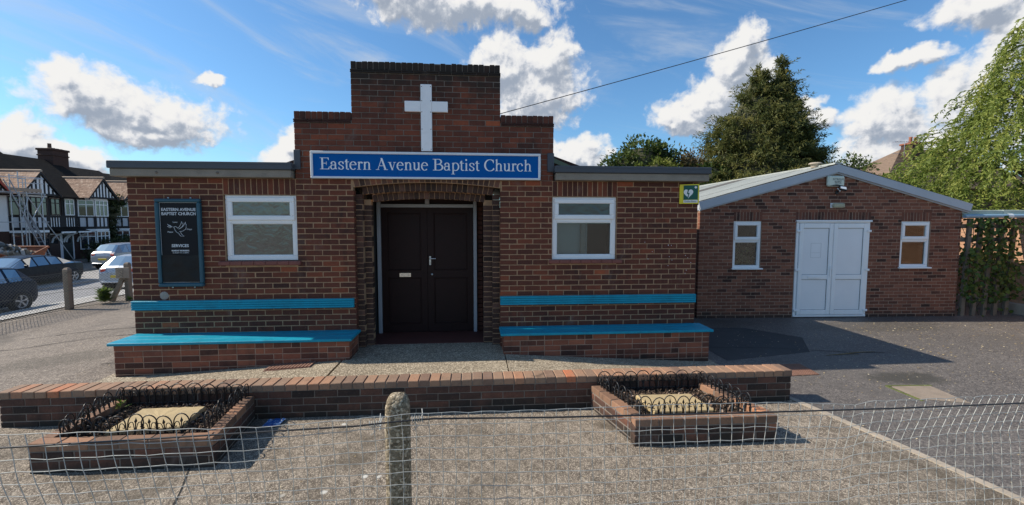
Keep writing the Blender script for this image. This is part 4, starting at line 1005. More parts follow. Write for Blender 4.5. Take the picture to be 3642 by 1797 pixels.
for k in range(ROWS):
    mb = MB(); pts = []
    for i in range(NX): pts.append(NODES[i][k]); 
    mb.tube(pts, .0015, 5, smooth=True); mb.build('horizontal_wire', GALV, wf)
for i in range(NX):
    mb = MB(); mb.tube([NODES[i][k]+Vector((0, -.0024, 0)) for k in range(ROWS)], .00135, 5); mb.build('vertical_wire', GALV, wf)
mb = MB(); mb.tube([(x, fy(x)-.006, interp([(-2.25, 1.237), (-1.6, 1.224), (-.45, 1.226), (-.30, 1.235), (-.17, 1.238), (.3, 1.214), (1.2, 1.18), (1.9, 1.158), (2.6, 1.143), (3.3, 1.135)], x)) for x in [X0+.1*i for i in range(55)]], .0034, 6)
mb.build('straining_wire', STRAIN, wf)
# concrete post, round-headed, aggregate showing
pm = ground_mat('post_concrete', [(.3, (.10,.075,.045)), (.5, (.24,.19,.125)), (.7, (.40,.34,.25))], fine=260, pebble=110, bump=1.0, bdist=.008, stain=(9, .45, (.10,.085,.05)))
mb = MB(); vs = []; prof = [(-.1, 1), (1.165, 1), (1.222, .99), (1.252, .94), (1.277, .82), (1.289, .62), (1.295, .3)]; n_ = 20; px, py, hw_ = -.318, -4.50, .048
zz = [-.1]+[i*.03 for i in range(0, 40)]+[p[0] for p in prof[2:]]
for z in zz:
    sc_ = interp(prof, z)
    for k in range(n_):
        a = 2*pi*k/n_; q = (abs(cos(a))**5+abs(sin(a))**5)**(-1/5.0); rr = hw_*sc_*(q if sc_ > .9 else q*.9+.1)+random.uniform(-.0011, .0011); vs.append((px+rr*cos(a), py+rr*sin(a), z))
m2 = len(zz); vs.append((px, py, 1.297)); fs = [(i*n_+k, i*n_+(k+1) % n_, (i+1)*n_+(k+1) % n_, (i+1)*n_+k) for i in range(m2-1) for k in range(n_)]+[((m2-1)*n_+k, (m2-1)*n_+(k+1) % n_, m2*n_) for k in range(n_)]
mb.add(vs, fs, True); mb.build('concrete_post', pm, wf)
for x, z in ((-.385, 1.226), (-.225, 1.240)):
    mb = MB(); mb.tube([(x-.02+.045*i/30, -4.622+.011*cos(i*1.05), z+.011*sin(i*1.05)) for i in range(31)], .0018, 5)
    mb.tube([(x+.02, -4.62, z), (x+.02, -4.61, z+.02), (x+.015, -4.58, z+.022)], .0018, 5); mb.tube([(x-.01, -4.625, z-.01), (x+.005, -4.63, z-.025), (x-.012, -4.63, z-.04)], .0015, 5); mb.build('tie_wire', GALV, wf)
mb = MB(); mb.tube([(-.37, -4.6, 1.19), (-.372, -4.57, 1.21), (-.366, -4.56, 1.225)], .002, 6); mb.build('tie_wire', GALV, wf)

# ------------------------------------------------------------------ brick hall on the right
HX, HY, HR = 4.531, 2.331, math.atan2(-.212, 5.548)
hu = thing('hall', 'low gabled brick hall with white double doors and corrugated roof', 'building', (HX, HY, 0), HR)
HL = 5.56; AP = 2.80; EZ = 2.235; AZ = 2.99
def slope(x): return EZ+(AZ-EZ)*(x/AP if x < AP else (HL-x)/(HL-AP))
hrow = course(.0, 3.0, .068, .009)
def hx(za, zb):
    if zb <= EZ: return (0, HL)
    f = (zb-EZ)/(AZ-EZ); a = AP*f; b = HL-(HL-AP)*f; return (a+.01, b-.01) if b-a > .1 else (0, 0)
hh = [(.708, 1.297, 1.015, 2.19), (2.01, 3.59, -.1, 2.19), (4.258, 4.90, 1.02, 2.19)]
th = lambda x, z: (min(.98, max(.02, random.gauss(.55, .16))) if random.random() > .13 else random.uniform(.02, .2))
br = run(hx, hh, hrow, 0, bl=.204, d=.08, tone=th, joint=.009)
for x0, x1 in ((.70, 1.305), (2.0, 3.60), (4.25, 4.905)): br += [(a, b, c, d, e_, f, min(.9, max(.03, random.gauss(.36, .16)))) for a, b, c, d, e_, f, g_ in soldier(x0, x1, 2.002, 2.185, 0, .08, n=round((x1-x0)/.066))]
# return of the left side wall, visible between church and hall
for za, zb in hrow:
    if zb < 2.24:
        for k in range(4): br.append((.04, .09+.204*(k+.5), (za+zb)/2, .195, zb-za, .08, th(0, 0), pi/2))
lay(hu, br, B_HU, local=True)
mb = MB()
for x0, x1, z0, z1 in ((.004, .712, 0, 2.23), (.712, 1.293, 0, 1.02), (.712, 1.293, 1.998, 2.23), (1.293, 2.018, 0, 2.23), (2.018, 3.58, 2.0, 2.23), (3.58, 4.262, 0, 2.23), (4.262, 4.895, 0, 1.03), (4.262, 4.895, 1.998, 2.23), (4.895, HL-.004, 0, 2.23)): mb.box(x0, x1, .004, .09, z0, z1)
mb.prism([(.004, 2.23), (HL-.004, 2.23), (AP, AZ+.03)], .004, .09)
mb.box(.004, .084, .09, 9, 0, 2.23); mb.box(HL-.084, HL-.004, .09, 9, 0, 2.23); mb.box(.09, HL-.09, 8.9, 9, 0, 2.23)
mb.build('mortar', MORTR, hu, True)
BARGE = P('barge_board_grey', (.42,.45,.49), .5, .06, 3, .05, 20); CORR = P('roof_sheet', (.34,.355,.33), .55, .12, 2.5, .08, 20, stain=(1.5, .3, (.30,.31,.28)))
OV = .16
def barge(xa, za, xb, zb):
    mb = MB(); d = Vector((xb-xa, 0, zb-za)).normalized(); nrm = Vector((-d.z, 0, d.x)); 
    if nrm.z < 0: nrm = -nrm
    a, b = Vector((xa, 0, za)), Vector((xb, 0, zb)); h = .155
    poly = [(a.x, a.z), (b.x, b.z), ((b).x, b.z+h), (a.x+nrm.x*h, a.z+nrm.z*h)] if xb > xa else [(b.x, b.z), (a.x, a.z), (a.x+nrm.x*h, a.z+nrm.z*h), (b.x, b.z+h)]
    mb.prism(poly, -.07, -.035); 
    mb.prism([(poly[0][0], poly[0][1]-.028), (poly[1][0], poly[1][1]-.028), (poly[1][0], poly[1][1]-.001), (poly[0][0], poly[0][1]-.001)], -.034, -.002)
    mb.build('barge_board', BARGE, hu, True)
barge(-.02, EZ-.005, AP, AZ+.0); barge(HL+.10, EZ-.03, AP, AZ)
def corr(x0, z0, x1, z1, y0, y1, m, name, lift=0, amp=.022, pitch=.17):
    n = int((y1-y0)/pitch)*4; vs = []; 
    for i in range(n+1):
        y = y0+(y1-y0)*i/n; ph = i % 4; o = amp*(1 if ph in (0, 1) else -1)*(1 if ph in (0, 2) else .9)+lift
        vs += [(x0, y, z0+o), (x1, y, z1+o)]
    mb = MB(); mb.add(vs, [(2*i, 2*i+1, 2*i+3, 2*i+2) if x1 > x0 else (2*i+1, 2*i, 2*i+2, 2*i+3) for i in range(n)]); return mb.build(name, m, hu, True)
ez, az_ = EZ+.138, AZ+.160
def rs(u): return (-.06+(AP+.06)*u, ez+(az_-ez)*u)
(xa, za), (xb, zb) = rs(0), rs(1.0); P('dark_rooflight', (.15,.14,.125), .5, .15, 3)
for k in range(9):
    ya, yb = ((-.05, .95), (.955, 1.95), (1.955, 2.85), (2.855, 3.65), (3.655, 4.65), (4.655, 5.65), (5.655, 6.65), (6.655, 7.9), (7.905, 9.1))[k]
    corr(xa, za, xb, zb, ya, yb, MATS['dark_rooflight'] if k == 3 else CORR, 'roof_sheet', lift=.003*(k % 2))
corr(HL+.12, ez-.03, AP, az_, -.05, 9.1, CORR, 'roof_sheet')
mb = MB(); mb.beam((AP, -.06, az_+.012), (AP, 9.1, az_+.012), .16, .03); mb.build('ridge_cap', CORR, hu, True)
mb = MB(); mb.box(-.02, .0, .0, 9, EZ-.02, EZ+.10); mb.box(HL, HL+.10, .0, 9, EZ-.05, EZ+.07); mb.build('eaves_board', BARGE, hu, True)
mb = MB(); mb.lathe([(.0, .05), (.10, .048), (.13, .03), (.13, .015), (.09, .01), (.08, -.06)], (AP-.07, .5, az_+.05), n=14); mb.build('ridge_vent', KERBC, hu, True)
wl = upvc(hu, .712, 1.293, 1.035, 1.998, 1.60, .02, local=True, glassL=GLASS, glassU=GLASS, fw=.05)
wr = upvc(hu, 4.266, 4.893, 1.045, 1.998, 1.61, .02, local=True, glassL=GLASS, glassU=GLASS, fw=.05)
for x0, x1, z, w_ in ((.68, 1.33, 1.012, wl), (4.235, 4.93, 1.022, wr)): MB().cbox(x0, x1, -.05, .02, z, z+.03, .006).build('sill', UPVC, w_, True)
lay(wr, [(4.266+.09+.2*i+(.1 if r_ % 2 else 0), .14, 1.05+.068*r_, .19, .058, .06, random.uniform(.2, .9)) for r_ in range(14) for i in range(-1, 4)], B_YB, local=True, name='reflection_brick')  # added buff bricks and mortar behind the glass imitate a reflected wall
MB().box(4.22, 4.93, .125, .2, 1.0, 2.02).build('reflection_mortar', MORT, wr, True)
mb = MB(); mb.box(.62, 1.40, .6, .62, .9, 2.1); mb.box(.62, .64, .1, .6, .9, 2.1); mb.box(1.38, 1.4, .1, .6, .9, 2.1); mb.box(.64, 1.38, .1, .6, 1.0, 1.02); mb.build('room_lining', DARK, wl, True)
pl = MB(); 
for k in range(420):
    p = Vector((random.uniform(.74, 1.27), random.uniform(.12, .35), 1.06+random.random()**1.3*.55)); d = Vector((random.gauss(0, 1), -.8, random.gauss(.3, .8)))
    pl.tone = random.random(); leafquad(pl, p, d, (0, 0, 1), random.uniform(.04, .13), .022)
pl.build('reflection_leaves', leaf_mat('reflection_leaf', [(0, (.10,.16,.05)), (.6, (.26,.32,.10)), (1, (.55,.48,.24))]), wl, True)  # leaves added behind the pane, standing in for a reflection of trees
# double door
dd = thing('double_door', None, None); dd.parent = hu
f = MB(); f.cbox(2.02, 2.075, -.012, .07, .03, 1.96, .006); f.cbox(3.525, 3.58, -.012, .07, .03, 1.96, .006); f.cbox(2.02, 3.58, -.014, .07, 1.961, 1.998, .006); f.cbox(2.0, 3.60, -.045, .03, 1.985, 2.022, .006); f.cbox(2.02, 3.58, -.02, .07, .02, .06, .006); f.build('frame', UPVC, dd, True)
def hleaf(x0, x1, letter):
    m = MB(); y0, y1 = -.03, .03; z0, z1 = .065, 1.957; sw = .085; zm = .80
    m.cbox(x0, x0+sw, y0, y1, z0, z1, .008); m.cbox(x1-sw, x1, y0, y1, z0, z1, .008)
    for a, b in ((z0, z0+.10), (zm, zm+.10), (z1-.10, z1)): m.cbox(x0+sw, x1-sw, y0+.001, y1, a, b, .008)
    m.build('leaf_frame', UPVC, dd, True)
    for a, b in ((z0+.10, zm), (zm+.10, z1-.10)):
        MB().box(x0+sw-.003, x1-sw+.003, y0+.022, y1-.01, a-.003, b+.003).build('door_panel', UPVD, dd, True)
        g_ = MB(); 
        for q in ((x0+sw, x0+sw+.006, a, b), (x1-sw-.006, x1-sw, a, b), (x0+sw+.006, x1-sw-.006, a, a+.006), (x0+sw+.006, x1-sw-.006, b-.006, b)): g_.box(q[0], q[1], y0+.018, y0+.0215, q[2], q[3])
        g_.build('gasket', BLACK, dd, True)
hleaf(2.078, 2.795, True); hleaf(2.803, 3.522, False)
for z in (.16, 1.0, 1.80):
    for x in (2.055, 3.545): MB().cbox(x-.045, x+.045, -.05, -.028, z-.022, z+.022, .006).build('hinge', UPVC, dd, True)
m = MB(); m.cbox(2.74, 2.775, -.045, -.0305, .86, 1.09, .005); m.tube([(2.757, -.04, 1.03), (2.757, -.075, 1.03), (2.70, -.08, 1.03)], .009, 8); m.build('door_handle', UPVC, dd, True)
MB().cbox(2.28, 2.55, -.040, -.0295, .825, .875, .005).build('letter_plate', UPVC, dd, True)
PM = Matrix.Translation((HX, HY, 0)) @ Matrix.Rotation(HR, 4, 'Z')
def wpos(x, y, z): return PM @ Vector((x, y, z))
GREYL = P('tape_mark', (.60,.60,.60), .6, .05, 5)
m = MB()
for q in ((2.34, 2.56, 1.545, 1.552), (2.34, 2.56, 1.25, 1.257), (2.34, 2.347, 1.257, 1.545), (2.553, 2.56, 1.257, 1.545), (2.36, 2.54, 1.35, 1.356)): m.box(q[0], q[1], -.0095, -.0078, q[2], q[3])
m.build('notice_trace', GREYL, dd, True)
# alarm box, flood lamp, bulkhead lamp
al = thing('alarm_box', 'cream alarm box with dark lettering high in the hall gable', 'alarm box', wpos(AP-.04, 0, 2.7), HR)
CREAM = P('cream_plastic', (.62,.66,.56), .4, .05, 5)
mb = MB(); mb.cbox(-.175, .175, -.085, 0, .0, .215, .025); mb.build('casing', CREAM, al, True)
mb = MB(); mb.prism([(-.13+.26*i/10, .012+.030*sin(pi*i/10)) for i in range(11)], -.0865, -.084); mb.build('sounder_slot', BLACK, al, True)
INK = P('printed_ink', (.035,.04,.06), .6)
for s_, z, sz in (('MTRELM', .122, .060), ('SECURITY', .088, .034), ('SERVICES', .058, .034)):
    t_ = vtext('lettering', s_, sz, .025, z, -.0862, INK, None); t_.parent = al
fl = thing('flood_lamp', 'small black swivel flood lamp under the alarm box', 'lamp', wpos(AP+.03, 0, 2.62), HR)
mb = MB(); mb.cbox(-.03, .03, -.03, 0, -.07, .0, .008); mb.tube([(0, -.03, -.03), (0, -.07, 0), (.02, -.10, .03)], .012, 7); mb.build('bracket', BLACK, fl, True)
mb = MB(); mb.T = Matrix.Translation((.035, -.12, .04)) @ Matrix.Rotation(rad(-35), 4, 'X') @ Matrix.Rotation(rad(15), 4, 'Y'); mb.cbox(-.07, .07, -.02, .03, -.045, .045, .008); mb.build('lamp_head', BLACK, fl, True)
mb = MB(); mb.T = Matrix.Translation((.035, -.12, .04)) @ Matrix.Rotation(rad(-35), 4, 'X') @ Matrix.Rotation(rad(15), 4, 'Y'); mb.box(-.055, .055, -.0215, -.0203, -.032, .032); mb.build('lens', P('lamp_lens', (.6,.64,.68), .15, .05), fl, True)
mb = MB(); mb.tube([(-.012, -.04, .045), (-.012, -.09, .015), (-.004, -.10, -.02)], .014, 6); mb.build('arm', UPVC, fl, True)
bk = thing('bulkhead_lamp', 'yellowed oblong bulkhead lamp centred over the hall doors', 'lamp', wpos(2.84, 0, 2.27), HR)
mb = MB(); mb.cbox(-.132, .132, -.02, 0, 0, .098, .006); mb.build('base', UPVC, bk, True)
mb = MB(); mb.cbox(-.112, .130, -.085, -.0205, .004, .094, .018); mb.build('diffuser', P('aged_diffuser', (.40,.38,.26), .45, .15, 12), bk, True)

# ------------------------------------------------------------------ right edge: lean-to edge, trellis, climber, walls
WOOD = P('weathered_wood', (.17,.145,.115), .9, .25, 8, .5, 40, .004, fine=60)
lr = thing('lean_to_roof', 'pale felted lean-to roof edge with blue-grey gutter beside the hall', 'roof', (11.6, 2.3, 2.1))
mb = MB(); mb.cbox(10.10, 11.02, 2.12, 2.42, 2.135, 2.235, .01); mb.build('roof_edge', P('pale_felt', (.36,.42,.37), .8, .12, 4, .2, 30), lr)
mb = MB(); mb.cbox(11.025, 13.4, 2.12, 2.42, 2.135, 2.240, .01); mb.build('roof_edge', MATS['pale_felt'], lr)
mb = MB(); mb.tube([(10.08, 2.07, 2.105), (13.4, 2.07, 2.13)], .042, 10); mb.build('gutter', P('gutter_blue', (.23,.36,.46), .35, .1, 5), lr)
mb = MB(); mb.lathe([(.05, -.06), (.05, .06)], (11.10, 2.07, 2.112), (1, 0, 0), 12); mb.build('gutter_joint', P('joint_white', (.6,.64,.66), .4), lr)
tr = thing('trellis', 'weathered timber trellis posts overgrown by a climber beside the hall', 'trellis', (10.8, 2.15, 0))
for xt, xb in ((10.30, 10.25), (10.555, 10.51), (10.81, 10.76), (11.06, 11.01), (11.34, 11.27)):
    mb = MB(); mb.beam((xb, 2.14, -.05), (xt, 2.14, 2.06), .085, .05, up=(0, 1, 0)); mb.build('post', WOOD, tr)
for z in (1.25, 1.62, 1.90):
    mb = MB(); mb.beam((10.12, 2.19, z), (11.45, 2.19, z), .03, .09); mb.build('rail', WOOD, tr)
CLIMB = leaf_mat('climber_leaf', [(0, (.03,.055,.012)), (.5, (.07,.12,.025)), (.85, (.13,.19,.04)), (1, (.30,.24,.06))])
cl = MB(); NL = 0; LEAVES = []
LV = [(0, 0, 0), (.6, .35, .12), (.45, .9, .10), (0, 1.35, -.1), (-.45, .9, .10), (-.6, .35, .12)]; lm_ = MB(); lm_.add(LV, [(0, 1, 2, 3), (0, 3, 4, 5)]); LEAF = lm_.mesh('leaf', CLIMB)
def gap(x, z): return (z < .35 and random.random() < .9) or (1.45 < z < 1.95 and (x < 10.42 or 10.88 < x < 11.02) and random.random() < .8) or (z < .9 and 10.55 < x < 10.75 and random.random() < .7)
while NL < 1250:
    x, z = random.uniform(10.15, 11.45), random.uniform(.05, 2.08)
    if gap(x, z) or (x > 11.3 and z > 1.2 and random.random() < .8): continue
    p = Vector((x, 2.10+random.uniform(-.16, .14), z)); n = Vector((random.gauss(-.3, .5), random.gauss(-1, .4), random.gauss(.4, .5))).normalized(); d = Vector((random.gauss(0, 1), random.gauss(0, .3), random.gauss(-.7, .5))).normalized()
    cl.tone = min(.99, max(.01, random.gauss(.45, .22))); r = random.uniform(.035, .075); s = d.cross(n).normalized()
    M = Matrix.Translation(p) @ Matrix((s, d, s.cross(d))).transposed().to_4x4() @ Matrix.Scale(r, 4); LEAVES.append((M, cl.tone)); NL += 1
cb = thing('climbing_plant', 'dark leafy climber growing over the trellis next to the hall', 'climbing plant', (10.8, 2.1, 0))
LEAVES.sort(key=lambda e: e[0].translation.y)
for i, (M, tn) in enumerate(LEAVES):
    if i < 300: q = put('leaf', LEAF, cb); q.matrix_basis = M; q['tone'] = tn
    else: cl.T = M; cl.tone = tn; cl.add(LV, [(0, 1, 2, 3), (0, 3, 4, 5)])
cl.T = None; cl.build('foliage', CLIMB, cb, kind='stuff')
st2 = MB()
for k in range(9):
    x = 10.2+.14*k; st2.tube([(x+.08*sin(i*.9+k), 2.17+.03*sin(i*1.7), i*.17) for i in range(12)], .007, 4)
st2.build('stem', P('vine_stem', (.09,.065,.045), .9, .2, 20), cb)
ow = thing('orange_brick_wall', 'sunlit orange brick wall behind trellis on the right edge', 'wall', (12.4, 2, 0))
ob = []
for r_, (za, zb) in enumerate(course(.0, 2.1, .075, .010)):
    y = -1.0-(.1125 if r_ % 2 else 0)
    while y < 6.0: ob.append((11.78, y+.1075, (za+zb)/2, .215, zb-za, .1, min(.98, max(.02, random.gauss(.5, .22))), -pi/2)); y += .225
lay(ow, ob, B_RW)
MB().box(11.735, 11.95, -1.1, 6.1, 0, 2.09).build('mortar', MORTR, ow)
mb = MB(); mb.cbox(11.60, 11.735, -1.1, 6.0, .0, .235, .01); mb.build('plinth', KERBC, ow)
bw = thing('back_brick_wall', 'orange brick wall facing the yard behind the climber trellis', 'wall', (11, 6.2, 0))
lay(bw, run((9.9, 11.74), [], course(.0, 2.1), 5.6, tone=lambda x, z: min(.98, max(.02, random.gauss(.5, .22)))), B_RW)
MB().box(9.9, 11.74, 5.605, 5.8, 0, 2.1).build('mortar', MORTR, bw)

# ------------------------------------------------------------------ overhead cable
mb = MB(); a, b = Vector((.30, 3.0, 4.13)), Vector((18.0, 3.0, 9.55)); mb.tube([a.lerp(b, i/24)-Vector((0, 0, .10*sin(pi*i/24))) for i in range(25)], .0085, 5)
props(mb.build('overhead_cable', P('cable_black', (.02,.02,.022), .6)), 'thin black overhead cable rising to the right from the church gable', 'cable')

# ------------------------------------------------------------------ foliage
BARK = P('bark', (.085,.065,.05), .95, .35, 6, .8, 25, .02)
CROWN_SHADE = P('inner_twigs', (.055,.055,.028), .95, .4, 5)  # for solid cores filling the crowns; their inner shade is put into this colour
def clump(mb, c, out, n, spread, ln, wd, droop=0.0):
    for k in range(n):
        d = (Vector(out)*.8+Vector((random.gauss(0, .6), random.gauss(0, .6), random.gauss(0, .55)-droop))).normalized()
        p = Vector(c)+Vector((random.gauss(0, 1), random.gauss(0, 1), random.gauss(0, .8)))*spread
        l = ln*random.uniform(.6, 1.3); leafquad(mb, p, d, (random.gauss(0, .5), random.gauss(0, .5), 1), l, wd*random.uniform(.7, 1.3))
def trunk(o, pts, r0, r1, n=8):
    mb = MB(); mb.tube(pts, [r0+(r1-r0)*i/(len(pts)-1) for i in range(len(pts))], n); mb.build('trunk', BARK, o)
# conifer with two leaders
CON = leaf_mat('conifer_foliage', [(0, (.040,.056,.018)), (.4, (.110,.125,.040)), (.75, (.205,.20,.064)), (1, (.31,.28,.095))], trans=.35)
co = thing('conifer', 'tall olive green conifer with two pointed tips behind the hall', 'tree', (14.9, 16, 0))
trunk(co, [(14.7, 16, -.1), (14.7, 16, 4), (14.6, 16, 9)], .28, .03); trunk(co, [(15.1, 16, 2.5), (15.7, 16, 6), (15.83, 16, 10.1)], .16, .015)
def cr1(z): return max(0, (9.9-z))**.92*.62*(1+.08*sin(z*2.1)) if z > 1.8 else 3.9
def cr2(z): return max(.0, (10.5-z))**1.05*.31*(1+.15*sin(z*5))
mb = MB(); core = MB()
for (ax, rf, z0, z1, N) in (((14.62, 15.0), cr1, .8, 9.6, 520), ((15.86, 15.9), cr2, 4.0, 10.35, 170)):
    k = 0
    while k < N:
        z = random.uniform(z0, z1); R_ = rf(z)
        if random.random() > (R_+.65)/4.2: continue
        th_ = random.random()*6.283
        if sin(th_) > .45 and random.random() < .8: continue
        k += 1; lr_ = random.uniform(.26, .56)*min(1, .25+R_*.36); R2 = R_*random.uniform(.80, 1.10)-lr_*.45
        c0 = Vector((ax[0]+R2*cos(th_), 16+R2*sin(th_)*.95, z)); t0 = random.gauss(.46, .16); out = Vector((cos(th_), sin(th_), .15))
        for q in range(int(7+26*lr_)):
            v = Vector((random.gauss(0, 1), random.gauss(0, 1), random.gauss(0, 1))).normalized()
            if v.dot(out) < -.3: v = -v
            mb.tone = min(.98, max(.02, t0+.12*v.z+random.gauss(0, .06)))
            clump(mb, c0+Vector((v.x*1.15, v.y*1.15, v.z*.42-.28*(v.x*out.x+v.y*out.y)))*lr_, v*.8+Vector((0, 0, -.1)), 7, .06, .20, .062, .15)
        if random.random() < .8:
            for q in range(5):
                mb.tone = min(.98, max(.02, t0+.1)); clump(mb, c0+out*lr_+Vector((out.x, out.y, -.25+.09*q))*(.12*q+.05), (out.x, out.y, .1), 5, .035, .20, .05, 0)
    zt_ = 9.95 if z1 < 10 else 10.6
    for i in range(30):
        f = random.random(); z = zt_-1.5*f; t_ = random.random()*6.28; rr_ = f*.34
        mb.tone = min(.98, max(.02, random.gauss(.5, .15))); o_ = Vector((cos(t_)*(.3+f), sin(t_)*(.3+f), 1.1-f)); clump(mb, Vector((ax[0]+rr_*cos(t_), 16+rr_*sin(t_), z)), o_, 7, .05, .22, .05, 0)
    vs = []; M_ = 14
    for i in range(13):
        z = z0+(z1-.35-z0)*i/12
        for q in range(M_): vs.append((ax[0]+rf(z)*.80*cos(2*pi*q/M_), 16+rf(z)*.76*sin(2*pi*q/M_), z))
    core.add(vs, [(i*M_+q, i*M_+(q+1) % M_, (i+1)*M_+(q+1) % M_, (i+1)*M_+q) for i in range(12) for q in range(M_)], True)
mb.build('crown', CON, co, kind='stuff'); core.build('shade_core', CROWN_SHADE, co)
def blobtree(name, label, cat, loc, blobs, mat, ntot, ln, wd, spread=.12, nleaf=8, tone0=.5, trunkpts=None, droop=.2, group=None, inner=.74):
    o = thing(name, label, cat, loc, group=group); mb = MB(); core = MB(); A = sum(b[3]**2 for b in blobs)
    for (x, y, z, r) in blobs:
        for k in range(int(ntot*r*r/A)):
            v = Vector((random.gauss(0, 1), random.gauss(0, 1), random.gauss(0, 1))).normalized()
            if v.y > .6 and random.random() < .7: continue
            lob = 1+.16*sin(v.x*7+x)+.12*sin(v.z*9+v.y*6)
            c = Vector((x, y, z))+v*r*lob*random.uniform(.72, 1.06); mb.tone = min(.98, max(.02, random.gauss(tone0, .22)))
            clump(mb, c, v+Vector((0, 0, .2)), nleaf, spread, ln, wd, droop)
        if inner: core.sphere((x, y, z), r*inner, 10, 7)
    if trunkpts: trunk(o, trunkpts, .18, .04)
    mb.build('crown', mat, o, kind='stuff')
    if inner: core.build('shade_core', CROWN_SHADE, o)
    return o
BRD = leaf_mat('broad_leaf', [(0, (.025,.045,.012)), (.45, (.060,.095,.024)), (.8, (.12,.155,.042)), (1, (.22,.23,.08))])
YGR = leaf_mat('yellow_green_leaf', [(0, (.05,.075,.012)), (.5, (.13,.16,.028)), (1, (.26,.27,.06))])
RUS = leaf_mat('rusty_leaf', [(0, (.06,.04,.02)), (.5, (.13,.09,.035)), (1, (.2,.15,.06))])
blobtree('leafy_tree', 'rounded leafy green tree behind the church right wing roof', 'tree', (9, 17, 0), [(8.9, 17, 4.9, 1.35), (7.9, 17, 4.5, 1.15), (10.0, 17, 4.9, 1.05), (9.3, 17, 3.6, 1.7), (7.3, 17.2, 4.1, .75)], BRD, 1500, .22, .12, .14, trunkpts=[(9, 17, -.1), (9, 17, 4.5)])
blobtree('yellow_green_bush', 'bright yellow green bush in front of the leafy tree', 'bush', (9.3, 15.2, 0), [(9.0, 15.2, 4.1, .95), (9.9, 15.2, 3.8, .8), (8.2, 15.2, 3.7, .8), (9.2, 15.2, 2.8, 1.4)], YGR, 900, .19, .10, .12, trunkpts=[(9.2, 15.2, -.1), (9.2, 15.2, 3.5)])
blobtree('rusty_shrub', 'brownish shrub between the leafy tree and the conifer', 'bush', (11.0, 16, 0), [(11.0, 16, 4.9, .6), (10.9, 16, 4.0, .9), (11.6, 16.1, 4.3, .6)], RUS, 420, .2, .08, .12, trunkpts=[(11, 16, -.1), (11, 16, 4)])
blobtree('dark_green_shrub', 'dark green shrub tucked against the left foot of the conifer', 'bush', (11.9, 15, 0), [(11.7, 15, 4.1, .75), (11.6, 15, 3.0, 1.1), (12.2, 15, 3.6, .8)], BRD, 560, .19, .09, .12, tone0=.35, trunkpts=[(11.7, 15, -.1), (11.7, 15, 4)])
blobtree('small_tree', 'small airy tree peeping over the hall roof ridge', 'tree', (28.2, 25, 0), [(28.0, 25, 6.1, .75), (28.9, 25, 5.9, .7), (27.5, 25, 5.7, .6), (28.3, 25, 5.0, 1.2)], BRD, 330, .26, .12, .2, 6, .6, trunkpts=[(28.2, 25, -.1), (28.2, 25, 6.0)], inner=0)
# willow: hanging strands of narrow leaves
WIL = leaf_mat('willow_leaf', [(0, (.075,.12,.024)), (.45, (.195,.25,.052)), (.8, (.335,.365,.085)), (1, (.50,.48,.14))], trans=.45)
wi = thing('willow', 'pale green weeping willow hanging over the wall at the right edge', 'tree', (19.0, 7.4, 0))
trunk(wi, [(19.0, 7.4, -.1), (18.9, 7.4, 2), (19.1, 7.4, 4), (19.0, 7.4, 7.4)], .34, .06)
lb = MB()
for k in range(16):
    a = random.random()*6.283; z = random.uniform(2.5, 6); R_ = random.uniform(1.5, 3.4)*(1-(z-2)/8); lb.tube([(19.0, 7.4, z), (19.0+R_*.5*cos(a), 7.4+R_*.5*sin(a), z+.9), (19.0+R_*cos(a), 7.4+R_*sin(a), z+1.2)], [.09, .05, .015], 5)
lb.build('limb', BARK, wi)
mb = MB(); core = MB()
def wr_(z): return interp([(0, 5.0), (3.3, 4.6), (4.4, 3.75), (4.95, 3.2), (5.35, 2.4), (6.3, 1.75), (7.6, 1.05), (8.7, .5), (9.1, 0)], z)
for k in range(6500):
    z = random.uniform(1.6, 9.0); R_ = wr_(z)
    if random.random() > (R_+.6)/5: continue
    a = random.random()*6.283
    if sin(a) > .3 and random.random() < .75: continue
    R2 = R_*(1+.10*sin(a*6+z)+.08*sin(a*11-2*z))*random.uniform(.45, 1.0)**.5
    p = Vector((19.0+R2*cos(a), 7.4+R2*sin(a)*.9, z)); ln = random.uniform(.3, 1.1)*(1.5 if random.random() < .15 else 1); out = Vector((cos(a), sin(a), 0)); t0 = random.gauss(.50+.06*(p.x-15)*.5, .18)
    m_ = int(ln/.075); v = Vector((out.x*.55, out.y*.55, .25)); 
    for i in range(m_):
        v = (v*.86+Vector((random.gauss(0, .05), random.gauss(0, .05), -.22))).normalized() if i else v.normalized(); p = p+v*.075
        for s in range(3):
            mb.tone = min(.98, max(.02, t0+random.uniform(-.14, .14))); d = (v*.6+Vector((random.gauss(0, .6), random.gauss(0, .6), -.25))).normalized(); leafquad(mb, p, d, (random.gauss(0, 1), random.gauss(0, 1), .3), random.uniform(.09, .17), .042)
vs = []; M_ = 14
for i in range(11):
    z = .6+7.6*i/10
    for q in range(M_): vs.append((19.0+wr_(z)*.50*cos(2*pi*q/M_), 7.4+wr_(z)*.45*sin(2*pi*q/M_), z))
for k in range(5200):       # dense inner leaves
    z = random.uniform(.8, 6.6); R_ = wr_(z)*.80; a = random.random()*6.283
    if sin(a) > .3 and random.random() < .6: continue
    c = Vector((19.0+R_*cos(a)*random.uniform(.8, 1), 7.4+R_*sin(a)*.8, z)); mb.tone = min(.98, max(.02, random.gauss(.40, .2))); clump(mb, c, (cos(a), sin(a), .1), 5, .14, .17, .06, .4)
mb.build('hanging_foliage', WIL, wi, kind='stuff'); P('willow_shade_twigs', (.06,.065,.025), .95, .4, 4)
